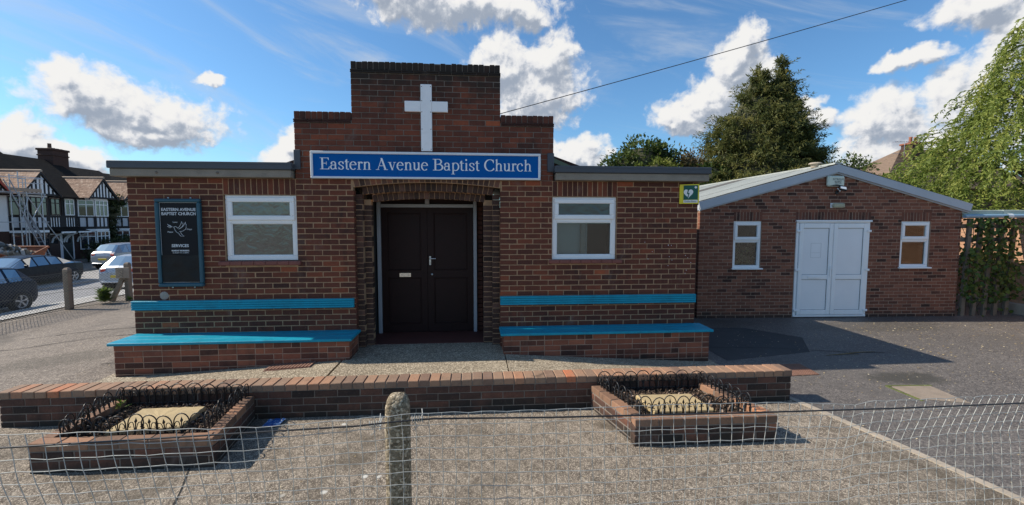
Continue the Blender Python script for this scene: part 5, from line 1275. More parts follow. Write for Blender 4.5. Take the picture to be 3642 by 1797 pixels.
blobtree('broad_shrub', 'dense green shrub filling the gap behind the trellis and lean-to', 'bush', (13.2, 8.5, 0), [(12.6, 8.6, 2.6, .95), (13.6, 8.4, 2.5, 1.0), (14.6, 8.0, 2.6, 1.0), (13.2, 8.6, 1.4, 1.3)], WIL, 900, .16, .06, .12, tone0=.45, trunkpts=[(13.2, 8.6, -.1), (13.2, 8.6, 2)])

# ------------------------------------------------------------------ house behind the willow
def hiproof(mb, x0, x1, y0, y1, ze, zr, xa, xb):
    ym = (y0+y1)/2; vs = [(x0, y0, ze), (x1, y0, ze), (x1, y1, ze), (x0, y1, ze), (xa, ym, zr), (xb, ym, zr)]
    return mb.add(vs, [(0, 1, 5, 4), (1, 2, 5), (2, 3, 4, 5), (3, 0, 4), (3, 2, 1, 0)])
RTILE = P('brown_roof_tile', (.185,.125,.085), .9, .3, 5, .8, 18, .03, fine=14)
rh = thing('house', 'house with brown hipped roof and red chimney behind the willow', 'house', (35, 28, 0))
mb = MB(); mb.box(29.6, 42, 25.6, 32.5, 0, 4.6); mb.build('wall', B_HS, rh)
mb = MB(); hiproof(mb, 28.6, 43, 24.8, 33.2, 4.5, 8.1, 34.2, 39); rr = mb.build('roof', RTILE, rh)
tc_ = MB()
for i in range(26):
    f = i/26; xa = 28.6+5.6*f; xb = 43-4*f; y = 24.8+4.2*f; z = 4.5+3.6*f; tc_.beam((xa, y-.01, z+.015), (xb, y-.01, z+.015), .04, .035)
tc_.build('tile_courses', RTILE, rr, kind='stuff')
c_ = MB(); c_.box(33.5, 34.5, 27.3, 28.3, 7.0, 8.25); c_.build('chimney', B_HS, rh); chm = [o for o in bpy.data.objects if o.name == 'chimney'][0]
c_ = MB(); c_.cbox(33.4, 34.6, 27.2, 28.4, 8.25, 8.4, .03); c_.build('chimney_cap', P('red_cap', (.25,.09,.05), .8, .2, 4), chm)
for x in (33.8, 34.25): MB().lathe([(.13, 0), (.11, .35), (.13, .5), (.10, .5)], (x, 27.8, 8.4), n=10).build('chimney_pot', MATS['red_cap'], chm)
m = MB(); m.tube([(33.3, 27.8, 7.4), (33.3, 27.8, 8.6)], .02, 4); m.tube([(32.4, 27.8, 8.5), (34.4, 27.8, 8.5)], .02, 4)
for i in range(7): m.tube([(32.5+.25*i, 27.5, 8.5), (32.5+.25*i, 28.1, 8.5)], .012, 4)
m.tube([(32.3, 27.8, 7.55), (33.3, 27.8, 7.5)], .02, 4); m.build('aerial', METAL, rh)

for o in [rh]: o.location.x += 1.9
# ------------------------------------------------------------------ the side street on the left
SZ = -1.03
sheet('road', [(-18.7, -40), (-14.9, -40), (-14.9, 80), (-18.7, 80)], SZ+.012, ROAD, .012)
sheet('far_pavement', [(-22.2, -40), (-18.7, -40), (-18.7, 80), (-22.2, 80)], SZ+.10, PAVE, .1)
KST = P('kerb_stone', (.50,.49,.46), .85, .12, 6, .3, 40)
mb = MB(); mb.box(-14.89, -14.76, -10, 40, SZ-.1, SZ+.08); kb = mb.build('kerb', KST, kind='structure')
mb = MB(); mb.cbox(-.075, .075, .004, .906, -.1, .10, .01); kme = mb.mesh('kerb_stone', KST)
for i in range(50): put('kerb_stone', kme, kb, loc=(-14.825, -6+.91*i, SZ))
mb = MB(); vs = []
for i in range(25):
    y = -6+46*i/24
    for x in (-14.75, -13.2, -11.4): vs.append((x, y, (gz(x) if x < -13.3 or x > -13.1 else gz(x))+.03+(.06 if x == -14.75 else 0)))
mb.add(vs, [(3*i+k, 3*i+k+1, 3*i+4+k, 3*i+3+k) for i in range(24) for k in range(2)]); mb.build('pavement', PAVE, kind='structure')
# chain link fence
cf = thing('chain_link_fence', 'low chain link fence with concrete posts between yard and street', 'fence', (-10.9, 6, -.4))
def cfx(y): return interp([(2.0, -11.25), (4.94, -11.12), (6.56, -10.97), (7.87, -10.40)], y)
PCON = P('post_concrete_plain', (.29,.22,.16), .9, .2, 8, .4, 60, .005, fine=70)
for y, h in ((3.4, 1.12), (6.56, 1.12), (7.87, 1.14)):
    x = cfx(y); mb = MB(); mb.cbox(x-.07, x+.07, y-.07, y+.07, -.5, -.4+h-.05, .012); mb.add([(x+sx_*.07*f, y+sy*.07*f, -.4+h+zz) for zz, f in ((-.05, .97), (0, .55)) for sx_, sy in ((-1,-1),(1,-1),(1,1),(-1,1))], [(0,1,5,4),(1,2,6,5),(2,3,7,6),(3,0,4,7),(4,5,6,7)]); mb.build('post', PCON, cf)
mb = MB(); mb.beam((-10.80, 7.75, -.42), (-10.42, 7.84, .50), .11, .11); mb.build('brace', PCON, cf)
mb = MB(); mb.cbox(-10.62, -10.24, 7.70, 7.72, .28, .60, .004); mb.build('back_plate', P('tan_plate', (.36,.27,.20), .7, .1, 5), cf)
LINK = P('green_black_wire', (.085,.095,.085), .6, .2, 20)
def cpt(s_, z):
    y = 1.6+s_; 
    return Vector((cfx(y)+.06, y, -.40+z+.015*sin(s_*4)*(z > .9)))
pitch = .075; n = int(6.25/pitch); H_ = int(1.02/pitch); mb = MB()
for i in range(n):
    for sgn in (0, 1):
        pts = [cpt((i+((j+sgn) % 2))*pitch, j*pitch) for j in range(H_+1)]
        mb.tube(pts,  .0052, 3, caps=False, smooth=False)
mb.build('chain_link', LINK, cf, kind='stuff')
for z in (.02, .5, 1.0):
    mb = MB(); mb.tube([cpt(i*.3, z) for i in range(21)], .005, 4); mb.build('line_wire', LINK, cf)
weed((-10.70, 7.35, -.38), 330, .20, .30, 'leafy green weed growing by the fence brace', 'leafy_weed'); weed((-10.30, 7.75, -.40), 40, .10, .06, 'low weed at the foot of the last fence post')

# ------------------------------------------------------------------ cars
def paint(name, col, met=.3): return P(name, col, .28, .05, 3, 0, Metallic=met, Specular_IOR_Level=.18)
TYRE = P('tyre_rubber', (.02,.02,.021), .85, .2, 20); RIM = P('alloy_rim', (.42,.43,.45), .35, .1, 9, 0, Metallic=.7)
CGL = glass_mat('car_glass', rough=.03, base=(.012,.014,.016), refl=.3); REDL = P('red_lamp', (.50,.015,.012), .2, .1, 6); PLATE = P('yellow_plate', (.60,.42,.02), .45, .05, 8); TRIM = P('black_trim', (.018,.018,.02), .5, .1, 9)
HEADL = P('lamp_clear', (.55,.57,.6), .12, .05, 6)
HATCH = [(-1.93,.74,.42,.72,.78,.68), (-1.88,.83,.26,.90,.97,.74), (-1.80,.86,.22,.96,1.06,.72), (-1.42,.87,.2,.97,1.44,.60), (-.95,.87,.2,.96,1.49,.61), (-.15,.87,.2,.955,1.50,.61), (.45,.87,.2,.95,1.42,.58), (1.15,.86,.2,.93,.97,.72), (1.70,.82,.22,.80,.82,.68), (1.93,.72,.34,.6,.63,.60)]
SEDAN = [(-2.28,.72,.42,.80,.84,.64), (-2.20,.82,.28,.92,.98,.70), (-1.75,.87,.22,.94,1.04,.68), (-1.05,.89,.2,.95,1.34,.58), (-.45,.89,.2,.95,1.42,.60), (.15,.89,.2,.94,1.41,.60), (.55,.89,.2,.93,1.34,.58), (1.35,.88,.2,.91,.97,.74), (2.00,.84,.22,.80,.83,.70), (2.28,.72,.34,.6,.63,.60)]
def car(name, label, ST, loc, rotz, col, rl=True, wide=1.0, hi=1.0, extra=None):
    o = thing(name, label, 'car', loc, rotz, group='cars parked in the side street'); n = len(ST); rings = []
    for (y, hw, zl, zb, zt, wt) in ST:
        hw *= wide; wt *= wide; zb *= hi; zt *= hi
        half = [(hw*.90, zl), (hw, zl+.14), (hw*1.005, (zl+zb)/2+.05), (hw*.975, zb), (wt, zt-.035), (wt*.72, zt), ]
        rings.append([(x, y, z) for x, z in half]+[(0, y, zt+.012)]+[(-x, y, z) for x, z in half[::-1]])
    K = len(rings[0]); parts = {}
    def grp(i, k):
        kk = k if k < 6 else K-2-k
        cab = (3, 4, 5) if len(ST) == 10 else (3, 4, 5)
        if kk == 3 and i in (3, 4, 5): return 'side_window'
        if kk >= 4 and i == 6: return 'windscreen'
        if kk >= 4 and i == 2: return 'rear_window'
        if kk == 3 and i == 6: return 'quarter_window'
        if kk == 3 and i == 2 and ST is SEDAN: return 'quarter_window'
        return 'body'
    B = {}
    for i in range(n-1):
        for k in range(K-1):
            nm = grp(i, k); key = nm if nm == 'body' else (nm, i, k < 6) if 'side' in nm or 'quarter' in nm else (nm, i)
            mb = B.setdefault(key, MB()); q = [Vector(rings[i][k]), Vector(rings[i][k+1]), Vector(rings[i+1][k+1]), Vector(rings[i+1][k])]
            if nm != 'body' and ('side' in nm or 'quarter' in nm):       # leave painted pillars between the panes
                c = sum(q, Vector())/4; q2 = [c+(p-c)*.86 for p in q]; Bd = B.setdefault('body', MB())
                for a_ in range(4): Bd.add([q[a_], q[(a_+1) % 4], q2[(a_+1) % 4], q2[a_]], [(0, 1, 2, 3)])
                mb.add(q2, [(0, 1, 2, 3)])
            else: mb.add(q, [(0, 1, 2, 3)], nm == 'body')
    B['body'].add(rings[0], [tuple(range(K))[::-1]]); B['body'].add(rings[-1], [tuple(range(K))]); 
    B['body'].add([rings[0][0], rings[0][-1], rings[-1][-1], rings[-1][0]], [(0, 1, 2, 3)])
    for key, mb in B.items():
        nm = key if isinstance(key, str) else key[0]; mb.build(nm, col if nm == 'body' else CGL, o, True)
    L = ST[-1][0]; wy = L-.68; hw = .87*wide
    for s in (-1, 1):
        for y in (-wy, wy):
            w_ = MB(); w_.lathe([(.22, -.10), (.31, -.09), (.325, -.05), (.325, .06), (.31, .095), (.215, .10), (.20, .07), (.0, .07)], (s*(hw-.075), y, .315), (s, 0, 0), 20); wo = w_.build('wheel', TYRE, o, True)
            r_ = MB(); r_.lathe([(.0, .085), (.05, .09), (.06, .075)], (s*(hw-.075), y, .315), (s, 0, 0), 10); r_.lathe([(.195, .072), (.215, .101), (.222, .098)], (s*(hw-.075), y, .315), (s, 0, 0), 20)
            for q in range(5):
                a = 2*pi*q/5+.3
                for da in (-.10, .10): r_.beam((s*(hw+.010), y+.04*cos(a), .315+.04*sin(a)), (s*(hw+.014), y+.20*cos(a+da), .315+.20*sin(a+da)), .032, .022, up=(1, 0, 0))
            r_.build('rim', RIM, wo, True)
            ar = MB(); ar.lathe([(.0, 0), (.385, 0), (.385, .012), (.36, .016)], (s*(hw-.004), y, .33), (s, 0, 0), 22); ar.build('wheel_arch', TRIM, o, True)
        m = MB(); m.cbox(s*(hw+.12)-.07, s*(hw+.12)+.07, L*.33, L*.33+.09, .95*hi, 1.08*hi, .02); m.build('mirror', col, o, True)
        y0 = ST[0][0]; m = MB(); m.cbox(s*.62*wide-.12, s*.62*wide+.12, y0-.0+.015, y0+.20, .66*hi, .94*hi, .02) if rl else None
        if rl: m.build('tail_lamp', REDL, o, True)
        m = MB(); m.cbox(s*.56-.13, s*.56+.13, L-.22, L+.0, .58, .72, .03); m.build('headlamp', HEADL, o, True)
    m = MB(); m.cbox(-.26, .26, ST[0][0]-.022, ST[0][0]-.002, .56*hi, .67*hi, .004); m.build('number_plate', PLATE, o, True)
    m = MB(); m.cbox(-.70*wide, .70*wide, ST[0][0]-.035, ST[0][0]+.2, .34, .42, .02); m.build('bumper_strip', col if not extra else extra, o, True)
    return o
car('parked_car', 'dark blue hatchback cut by the left frame edge, its rear quarter showing', HATCH, (-16.0, 8.45, SZ), pi, paint('dark_blue_paint', (.006,.014,.034), 0))
car('parked_car', 'dark saloon car parked across the street with silvery windscreen glare', SEDAN, (-20.35, 15.3, SZ+.02), pi, paint('dark_grey_paint', (.010,.012,.020), 0))
car('parked_car', 'silver crossover seen from behind farthest along the street', HATCH, (-22.0, 24.0, SZ+.06), rad(-6), paint('silver_paint', (.30,.31,.34), .5), wide=.92, hi=1.04)
car('parked_car', 'pale silver estate car with yellow plate nearest the church corner', HATCH, (-15.25, 15.9, SZ+.01), rad(-2), paint('pale_silver_paint', (.36,.39,.44), .45), wide=.95, hi=1.0, extra=MATS['lamp_clear'])

# ------------------------------------------------------------------ half-timbered terrace
TIMB = P('black_timber', (.014,.013,.016), .7, .25, 9, .2, 40); REND = P('white_render', (.86,.86,.87), .85, .04, 2, .1, 40); REND2 = P('grey_render', (.60,.62,.66), .85, .05, 2)
DROOF = P('dark_roof', (.017,.014,.0125), .95, .35, 2.5, .7, 14, .03, fine=12, stain=(1.2, .5, (.035,.025,.019)), Specular_IOR_Level=.15)
TILED = brick_mat('dormer_tile', [(0, (.22,.13,.09)), (.5, (.40,.26,.18)), (1, (.55,.40,.29))], spots=.3); RIDGE = P('ridge_tile', (.42,.33,.25), .9, .15, 6); BROWN = P('brown_frame', (.035,.02,.016), .6, .2, 6); REDV = P('red_verge', (.35,.06,.04), .7, .1, 5)
HO = []
def house(y0, w_, side, label, rz, frame, verge, chim, door_col):
    o = thing('half_timbered_house', label, 'house', (-31.0, y0, SZ), pi/2, group='half-timbered terrace across the street'); L = True
    Z = lambda z: z-SZ
    def bx(name, m, *b, parent=None): mb = MB(); mb.box(*b); return mb.build(name, m, parent or o, True)
    bx('brick_wall', B_HS, 0, w_, 0, 8, 0, Z(1.25)); bx('rendered_wall', REND, 0, w_, 0, 8, Z(1.25)+.002, Z(3.8))
    # main roof
    mb = MB(); ze, zr = Z(3.75), Z(rz); mb.add([(0, -.35, ze), (w_, -.35, ze), (w_, 4, zr), (0, 4, zr), (w_, 8.3, ze), (0, 8.3, ze), (0, -.35, ze-.12), (w_, -.35, ze-.12)], [(0, 1, 2, 3), (3, 2, 4, 5), (6, 7, 1, 0), (0, 3, 5, 6), (1, 4, 2)]); ro = mb.build('roof', DROOF, o, True)
    bc = 1.75 if side == 'L' else w_-1.75; fc = w_-1.05 if side == 'L' else 1.05          # bay centre, flat part centre
    f0, f1 = (bc+1.35, w_) if side == 'L' else (0, bc-1.35)
    def timber(x0, x1, z0, z1, y=-.03, name='timber'): return bx(name, TIMB, x0, x1, y, y+.06, Z(z0), Z(z1))
    # flat part
    for x in (f0, f1-.16): timber(x, x+.16, 1.3, 3.78)
    timber(f0+.16, f1-.16, 2.20, 2.36); timber(f0+.16, f1-.16, 1.28, 1.52); timber(f0+.16, f1-.16, 3.66, 3.78)
    k = 6
    for i in range(1, k): x = f0+(f1-f0)*i/k; timber(x-.05, x+.05, 1.52, 2.20)
    wx = f0+.22 if side == 'L' else f1-1.05
    if side == 'L': wx = f0+.30
    timber(wx-.13, wx-.03, 2.36, 3.66); timber(wx+.80, wx+.90, 2.36, 3.66)
    def casement(x0, x1, z0, z1, T_, nx_, fr_, top=.28, name='window'):
        wd = thing(name, None, None); wd.parent = o
        m = MB(); m.T = T_; t_ = .06
        m.box(x0, x1, -.06, .0, Z(z0), Z(z0)+t_); m.box(x0, x1, -.06, .0, Z(z1)-t_, Z(z1))
        for i in range(nx_+1): x = x0+(x1-x0-t_)*i/nx_; m.box(x, x+t_, -.059, .0, Z(z0)+t_, Z(z1)-t_)
        zt = Z(z1)-(z1-z0)*top
        for i in range(nx_): xa = x0+(x1-x0-t_)*i/nx_+t_; xb = x0+(x1-x0-t_)*(i+1)/nx_; m.box(xa, xb, -.058, .0, zt-.03, zt+.03)
        m.build('frame', fr_, wd, True)
        for i in range(nx_):
            xa = x0+(x1-x0-t_)*i/nx_+t_; xb = x0+(x1-x0-t_)*(i+1)/nx_; g_ = MB(); g_.T = T_; g_.box(xa-.002, xb+.002, -.03, -.02, Z(z0)+t_-.002, zt-.028); g_.box(xa-.002, xb+.002, -.03, -.02, zt+.028, Z(z1)-t_+.002); g_.build('pane', HGLASS, wd, True)
    I4 = Matrix.Translation((0, -.005, 0)); casement(wx, wx+.78, 2.38, 3.60, I4, 2, frame)
    # bay: two storeys, angled sides
    bo, hf, ha = .72, .62, 1.30
    pts = [(bc-ha, 0), (bc-hf, -bo), (bc+hf, -bo), (bc+ha, 0)]
    def ring(z0, z1, m, name, g_=0):
        mb = MB(); mb.flat([(x, y-.0*g_) for x, y in pts][::-1] if False else [(bc-ha-g_, 0), (bc-hf-g_*.5, -bo-g_), (bc+hf+g_*.5, -bo-g_), (bc+ha+g_, 0)], Z(z0), Z(z1)); return mb.build(name, m, o, True)
    ring(-1.05, -.32, B_HS, 'bay_base'); ring(1.14, 1.30, REND, 'bay_fascia', .03); ring(1.302, 1.50, TIMB, 'bay_band', .02); ring(1.502, 2.20, REND2, 'bay_panel'); ring(2.202, 2.30, TIMB, 'bay_band', .02); ring(3.62, 3.80, REND, 'bay_fascia', .03)
    ring(-.318, 1.138, DARK, 'bay_room', -.10); ring(2.302, 3.618, DARK, 'bay_room', -.10)
    for (p, q, nx_) in ((pts[0], pts[1], 2), (pts[1], pts[2], 3), (pts[2], pts[3], 2)):
        p, q = Vector((*p, 0)), Vector((*q, 0)); d = q-p; a = math.atan2(d.y, d.x); T_ = Matrix.Translation(p) @ Matrix.Rotation(a, 4, 'Z')
        casement(.02, d.length-.02, 2.31, 3.60, T_, nx_, frame); casement(.02, d.length-.02, -.30, 1.12, T_, nx_, frame)
        nb_ = 3 if nx_ == 3 else 2
        for i in range(nb_+1):
            mb = MB(); mb.T = T_; x = .05+(d.length-.10)*i/nb_; mb.box(x-.055, x+.055, -.035, .01, Z(1.503), Z(2.199)); mb.build('timber', TIMB, o, True)
    # gable over the bay, with its own tiled roof
    gy = -1.0; gh = 1.32; gz0, gz1 = 3.80, 5.38
    mb = MB(); mb.prism([(bc-gh+.12, Z(gz0)), (bc+gh-.12, Z(gz0)), (bc, Z(gz1)-.14)], gy+.10, gy+.2); mb.build('gable_panel', REND, o, True)
    for i in range(-3, 4):
        x = bc+i*.30; h = (gz1-.2-gz0)*(1-abs(i*.30)/(gh-.12)); 
        if h > .1: bx('timber', TIMB, x-.05, x+.05, gy+.06, gy+.11, Z(gz0), Z(gz0)+h)
    bx('timber', TIMB, bc-gh, bc+gh, gy+.04, gy+.12, Z(gz0)-.08, Z(gz0)+.06)
    for s in (-1, 1):
        mb = MB(); mb.beam((bc+s*(gh+.12), gy-.02, Z(gz0)-.14), (bc, gy-.02, Z(gz1)), .08, .2, up=(0, 1, 0)) if False else mb.prism([(bc+s*(gh+.14), Z(gz0)-.2), (bc+s*(gh+.14), Z(gz0)-.02), (bc, Z(gz1)+.02), (bc, Z(gz1)-.18)] if s < 0 else [(bc, Z(gz1)-.18), (bc, Z(gz1)+.02), (bc+gh+.14, Z(gz0)-.02), (bc+gh+.14, Z(gz0)-.2)], gy-.05, gy+.0); mb.v = mb.v; mb.build('verge_board', verge, o, True)
        n_ = 13; tl = MB()
        yb_ = lambda z: -.35+(z-Z(3.75))/(zr-ze)*4.35+.15
        for i in range(n_):
            fa, fb = i/n_, (i+1)/n_; xa = bc+s*(gh+.16)*(1-fa); xb = bc+s*(gh+.16)*(1-fb); za = Z(gz0)-.05+(gz1-gz0+.09)*fa; zb = Z(gz0)-.05+(gz1-gz0+.09)*fb
            y1 = yb_((za+zb)/2); nt = 14
            for k in range(nt):
                ya, yc = gy-.06+(y1-gy+.06)*k/nt, gy-.06+(y1-gy+.06)*(k+.94)/nt; e_ = .022+random.uniform(-.006, .006); tl.tone = min(.98, max(.02, random.gauss(.5, .2)))
                tl.add([(xa, ya, za+e_), (xa, yc, za+e_), (xb, yc, zb+.004), (xb, ya, zb+.004), (xa, ya, za-.02), (xa, yc, za-.02)], [(0, 1, 2, 3) if s > 0 else (3, 2, 1, 0), (0, 4, 5, 1)])
        tl.build('dormer_tiles', TILED, o, True, kind='stuff')
        mb = MB(); mb.add([(bc+s*(gh+.1), gy, Z(gz0)-.06), (bc, gy, Z(gz1)-.03), (bc, yb_(Z(gz1)), Z(gz1)-.03), (bc+s*(gh+.1), yb_(Z(gz0)), Z(gz0)-.06)], [(0, 1, 2, 3)]); mb.build('dormer_underlay', TIMB, o, True)
    mb = MB(); mb.tube([(bc, gy-.06, Z(gz1)+.05), (bc, -.35+(gz1-3.75)/(rz-3.75)*4.35+.25, Z(gz1)+.05)], .085, 8); mb.build('dormer_ridge', RIDGE, o, True)
    # porch and door
    mb = MB(); x0, x1 = (f0-.0, f1+.1) if side == 'L' else (f0-.1, f1+.0)
    mb.add([(x0, -.9, Z(1.18)), (x1, -.9, Z(1.18)), (x1, 0, Z(1.48)), (x0, 0, Z(1.48)), (x0, -.9, Z(1.10)), (x1, -.9, Z(1.10)), (x1, 0, Z(1.10)), (x0, 0, Z(1.10))], [(0,1,2,3),(4,7,6,5),(0,4,5,1),(0,3,7,4),(1,5,6,2)]); mb.build('porch_roof', DROOF, o, True)
    bx('porch_fascia', REND, x0, x1, -.96, -.905, Z(1.06), Z(1.17))
    for x in (x0+.2, x1-.2):
        mb = MB(); mb.tube([(x, -.05, Z(.35)), (x, -.15, Z(.65)), (x, -.45, Z(.9)), (x, -.85, Z(1.05))], .06, 6); mb.build('bracket', REND, o, True)
    d = thing('door', None, None); d.parent = o; xd = f0+.55 if side == 'L' else f1-1.45
    if side == 'L': xd = f1-1.25
    for b in ((xd-.09, xd, -.06, .02, 0.05, 2.05), (xd+.85, xd+.94, -.06, .02, .05, 2.05), (xd, xd+.85, -.06, .02, 1.96, 2.05)): mb = MB(); mb.box(*b); mb.build('jamb', REND, d, True)
    mb = MB(); mb.box(xd, xd+.85, -.03, -.005, .05, 1.96); mb.build('door_panel', door_col, d, True)
    mb = MB(); mb.box(xd+.15, xd+.70, -.045, -.031, 1.3, 1.8); mb.build('door_light', HGLASS, d, True)
    if chim:
        zc = zr; mb = MB(); mb.box(w_-.80, w_+.62, 3.45, 4.6, zc-1.0, zc+.78); cm = mb.build('chimney', B_HS, o, True)
        m = MB(); m.cbox(w_-.86, w_+.68, 3.39, 4.66, zc+.35, zc+.45, .02); m.cbox(w_-.89, w_+.71, 3.36, 4.69, zc+.782, zc+.95, .03); m.build('chimney_band', B_HS, cm, True)
        m = MB(); m.lathe([(.14, 0), (.12, .4), (.14, .42), (.1, .42)], (w_-.4, 4.0, zc+.95), n=10); m.build('chimney_pot', P('pot_clay', (.12,.07,.05), .8), cm, True)
        for k in range(4): m = MB(); m.lathe([(.14, 0), (.13, .1), (.08, .1)], (w_-.75+.33*(k+1), 4.0, zc+.95), n=8); m.build('chimney_pot', MATS['pot_clay'], cm, True)
    return o
house(21.3, 4.35, 'R', 'white gabled house with red verge boards at the left frame edge', 7.15, UPVC, REDV, False, DOOR)
house(25.65, 4.35, 'L', 'half-timbered house behind scaffolding with brown window frames', 7.10, BROWN, TIMB, False, P('brown_door', (.06,.03,.025), .5))
house(30.0, 4.35, 'R', 'half-timbered house with white bay windows and big brick chimney', 6.95, UPVC, TIMB, True, P('dark_green_door', (.02,.03,.03), .5))
house(34.35, 4.35, 'L', 'half-timbered house partly hidden by the church corner, creeper at its edge', 6.62, UPVC, TIMB, False, DOOR)
house(38.7, 4.35, 'R', 'last half-timbered house, only its dark roof showing by church corner', 6.45, UPVC, TIMB, True, DOOR)
# scaffolding and ladders
sf = thing('scaffolding', 'galvanised tube scaffolding with a timber platform before the brown-framed house', 'scaffolding', (-28.9, 24.8, SZ))
TUBE = P('scaffold_tube', (.48,.50,.53), .45, .15, 10, 0, Metallic=.5); PLANK = P('scaffold_plank', (.34,.25,.19), .9, .2, 6)
for X_ in (-28.6, -29.7):
    k_ = (-X_)/28.6
    for u, zt in ((22.2, 4.7), (23.80, 4.85), (24.32, 5.05), (24.78, 4.7), (25.78, 4.75)):
        if X_ < -29 and u in (24.32, 24.78): continue
        mb = MB(); mb.tube([(X_, u, SZ), (X_, u, zt)], .030, 6); mb.build('standard', TUBE, sf)
    for z, ua, ub in ((3.72, 21.9, 26.0), (1.88, 21.9, 26.1), (4.75, 23.7, 25.9)):
        mb = MB(); mb.tube([(X_+.06, ua, z), (X_+.06, ub, z)], .028, 6); mb.build('ledger', TUBE, sf)
for ua, za, ub, zb in ((24.3, 4.6, 25.9, 4.72), (24.3, 4.35, 25.9, 4.40)): mb = MB(); mb.tube([(-28.52, ua, za), (-28.52, ub, zb)], .026, 6); mb.build('guard_rail', TUBE, sf)
for u, za, v, zb in ((24.70, 3.55, 27.7, -.9), (25.9, 3.66, 24.3, 1.1), (24.78, 3.5, 24.2, 1.9)): mb = MB(); mb.tube([(-28.5, u, za), (-28.45, v, zb)], .028, 6); mb.build('brace', TUBE, sf)
for i in range(4): mb = MB(); mb.box(-29.65+i*.26, -29.41+i*.26, 22.0, 25.9, 3.76, 3.80); mb.build('plank', PLANK, sf)
mb = MB(); mb.box(-28.57, -28.53, 23.75, 25.75, 3.82, 4.04); mb.build('toe_board', PLANK, sf)
LAD = P('ladder_metal', (.30,.31,.34), .45, .1, 8, 0, Metallic=.4)
def ladder(label, a, b, w_=.36):
    a, b = Vector(a), Vector(b); o = thing('ladder', label, 'ladder', b, group='ladders on the scaffolding'); d = (b-a); side = Vector((0, w_/2, 0))
    for s in (-1, 1): mb = MB(); mb.tube([a+side*s, b+side*s], .032, 5); mb.build('stile', LAD, o)
    n = int(d.length/.27)
    for i in range(1, n): mb = MB(); p = a+d*i/n; mb.tube([p-side, p+side], .018, 5); mb.build('rung', LAD, o)
ladder('upper ladder leaning on the scaffold platform', (-28.35, 23.35, 4.5), (-28.0, 24.75, 1.0)); ladder('lower ladder standing at the foot of the scaffold', (-28.2, 24.3, 2.2), (-27.6, 25.1, SZ+.05))
# skip with rubble
sk = thing('skip', 'rusty orange skip heaped with rubble and bags beyond the parked cars', 'skip', (-23.3, 17.4, SZ))
SKIP = P('rusty_skip', (.26,.075,.025), .75, .35, 5, .3, 20, stain=(4, .6, (.08,.03,.015)))
mb = MB(); zt, zb_ = .30, SZ+.1
def quadwall(a, b, c, d): mb.add([a, b, c, d], [(0, 1, 2, 3)])
A = [(-24.6, 15.9, .62), (-22.3, 15.9, .62), (-22.3, 18.9, .62), (-24.6, 18.9, .62)]; M_ = [(-24.6, 17.0, .16), (-22.3, 17.0, .16), (-22.3, 17.8, .16), (-24.6, 17.8, .16)]; Bt = [(-24.4, 16.6, zb_), (-22.5, 16.6, zb_), (-22.5, 18.2, zb_), (-24.4, 18.2, zb_)]
quadwall(Bt[0], Bt[1], A[1], A[0]); quadwall(Bt[3], Bt[2], A[2], A[3]); mb.add([Bt[1], Bt[2], A[2], M_[2], M_[1], A[1]], [(0, 1, 2, 3, 4, 5)]); mb.add([Bt[0], Bt[3], A[3], M_[3], M_[0], A[0]], [(5, 4, 3, 2, 1, 0)]); quadwall(*Bt[::-1])
mb.build('shell', SKIP, sk)
for a, b in ((A[0], A[1]), (A[2], A[3]), (A[1], M_[1]), (M_[1], M_[2]), (M_[2], A[2])): m = MB(); m.tube([a, b], .05, 6); m.build('rim_tube', SKIP, sk)
RUB = brick_mat('rubble', [(0, (.05,.05,.045)), (.3, (.16,.12,.08)), (.6, (.25,.22,.18)), (1, (.5,.5,.5))])
m = MB()
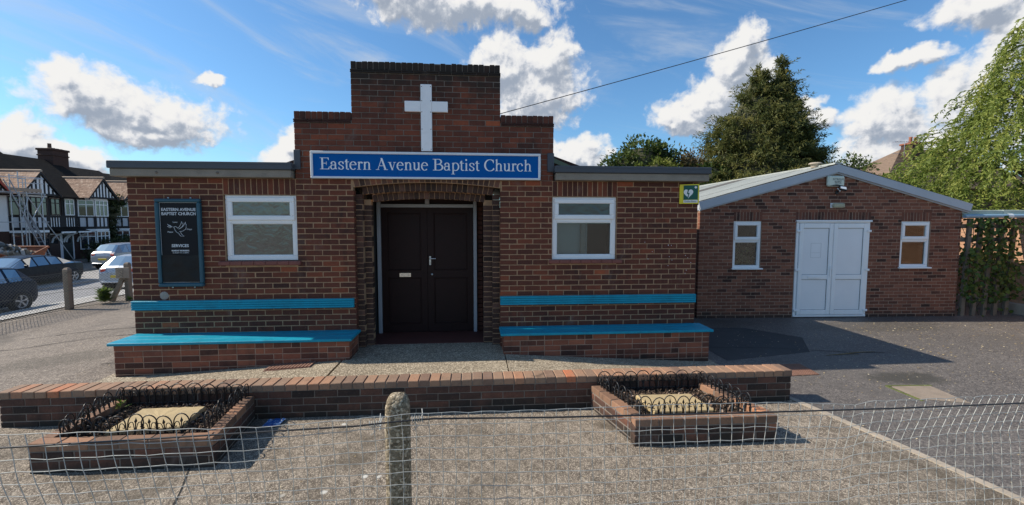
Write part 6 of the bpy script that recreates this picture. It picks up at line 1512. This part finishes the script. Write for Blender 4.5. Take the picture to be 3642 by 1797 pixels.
for k in range(420):
    x, y = random.uniform(-24.4, -22.45), random.uniform(16.3, 18.5); h = .1+.62*max(0, 1-((x+23.4)/1.2)**2)*max(0, 1-((y-17.4)/1.3)**2); r = random.uniform(.03, .13)
    m.T = Matrix.Translation((x, y, h+.05)) @ Euler((random.random()*6, random.random()*6, random.random()*6)).to_matrix().to_4x4(); m.tone = random.random(); m.box(-r, r, -r*.7, r*.7, -r*.5, r*.5)
m.T = None; m.sphere((-23.3, 17.4, .05), 1.0, 10, 6, (1.0, 1.05, .62)); m.build('rubble', RUB, sk, kind='stuff')
m = MB(); m.sphere((-23.2, 17.15, .80), .36, 12, 8, (1, 1.1, .55)); m.build('sack', P('grey_sack', (.07,.085,.09), .7, .3, 6, .6, 12, .03), sk)
m = MB(); m.sphere((-22.9, 17.6, .58), .26, 10, 7, (1, 1.2, .5)); m.build('sack', P('blue_grey_sack', (.22,.28,.32), .7, .3, 6, .6, 12, .03), sk)
# front garden shrubs and creeper
HED = leaf_mat('hedge_leaf', [(0, (.010,.018,.006)), (.6, (.03,.045,.014)), (1, (.07,.09,.03))])
blobtree('garden_hedge', 'dark clipped hedge in front of the bay-windowed house', 'hedge', (-27.5, 30.3, SZ), [(-27.6, 28.6, -.45, .7), (-27.6, 29.6, -.35, .75), (-27.6, 30.6, -.25, .8), (-27.6, 31.6, -.15, .85), (-27.6, 32.6, -.1, .85)], HED, 800, .16, .09, .1)
blobtree('garden_hedge', 'dark shrubby hedge by the house at the church corner', 'hedge', (-27.5, 35, SZ), [(-27.6, 33.8, -.1, .8), (-27.6, 34.8, -.1, .8), (-27.6, 36, -.1, .85), (-27.6, 37.2, -.1, .85)], HED, 560, .16, .09, .1, tone0=.6)
blobtree('creeper', 'dark creeper climbing the wall between two bay-windowed houses', 'climbing plant', (-30.7, 34.2, SZ), [(-30.7, 34.1, z, .42+.1*sin(z*3)) for z in (-.4, .3, 1.0, 1.7, 2.4, 3.0, 3.5)]+[(-30.6, 34.9, 3.7, .42), (-30.5, 35.5, 3.95, .3), (-30.6, 33.6, 3.5, .3)], leaf_mat('creeper_leaf', [(0, (.014,.022,.008)), (.6, (.035,.05,.015)), (1, (.12,.15,.05))]), 520, .17, .10, .1)
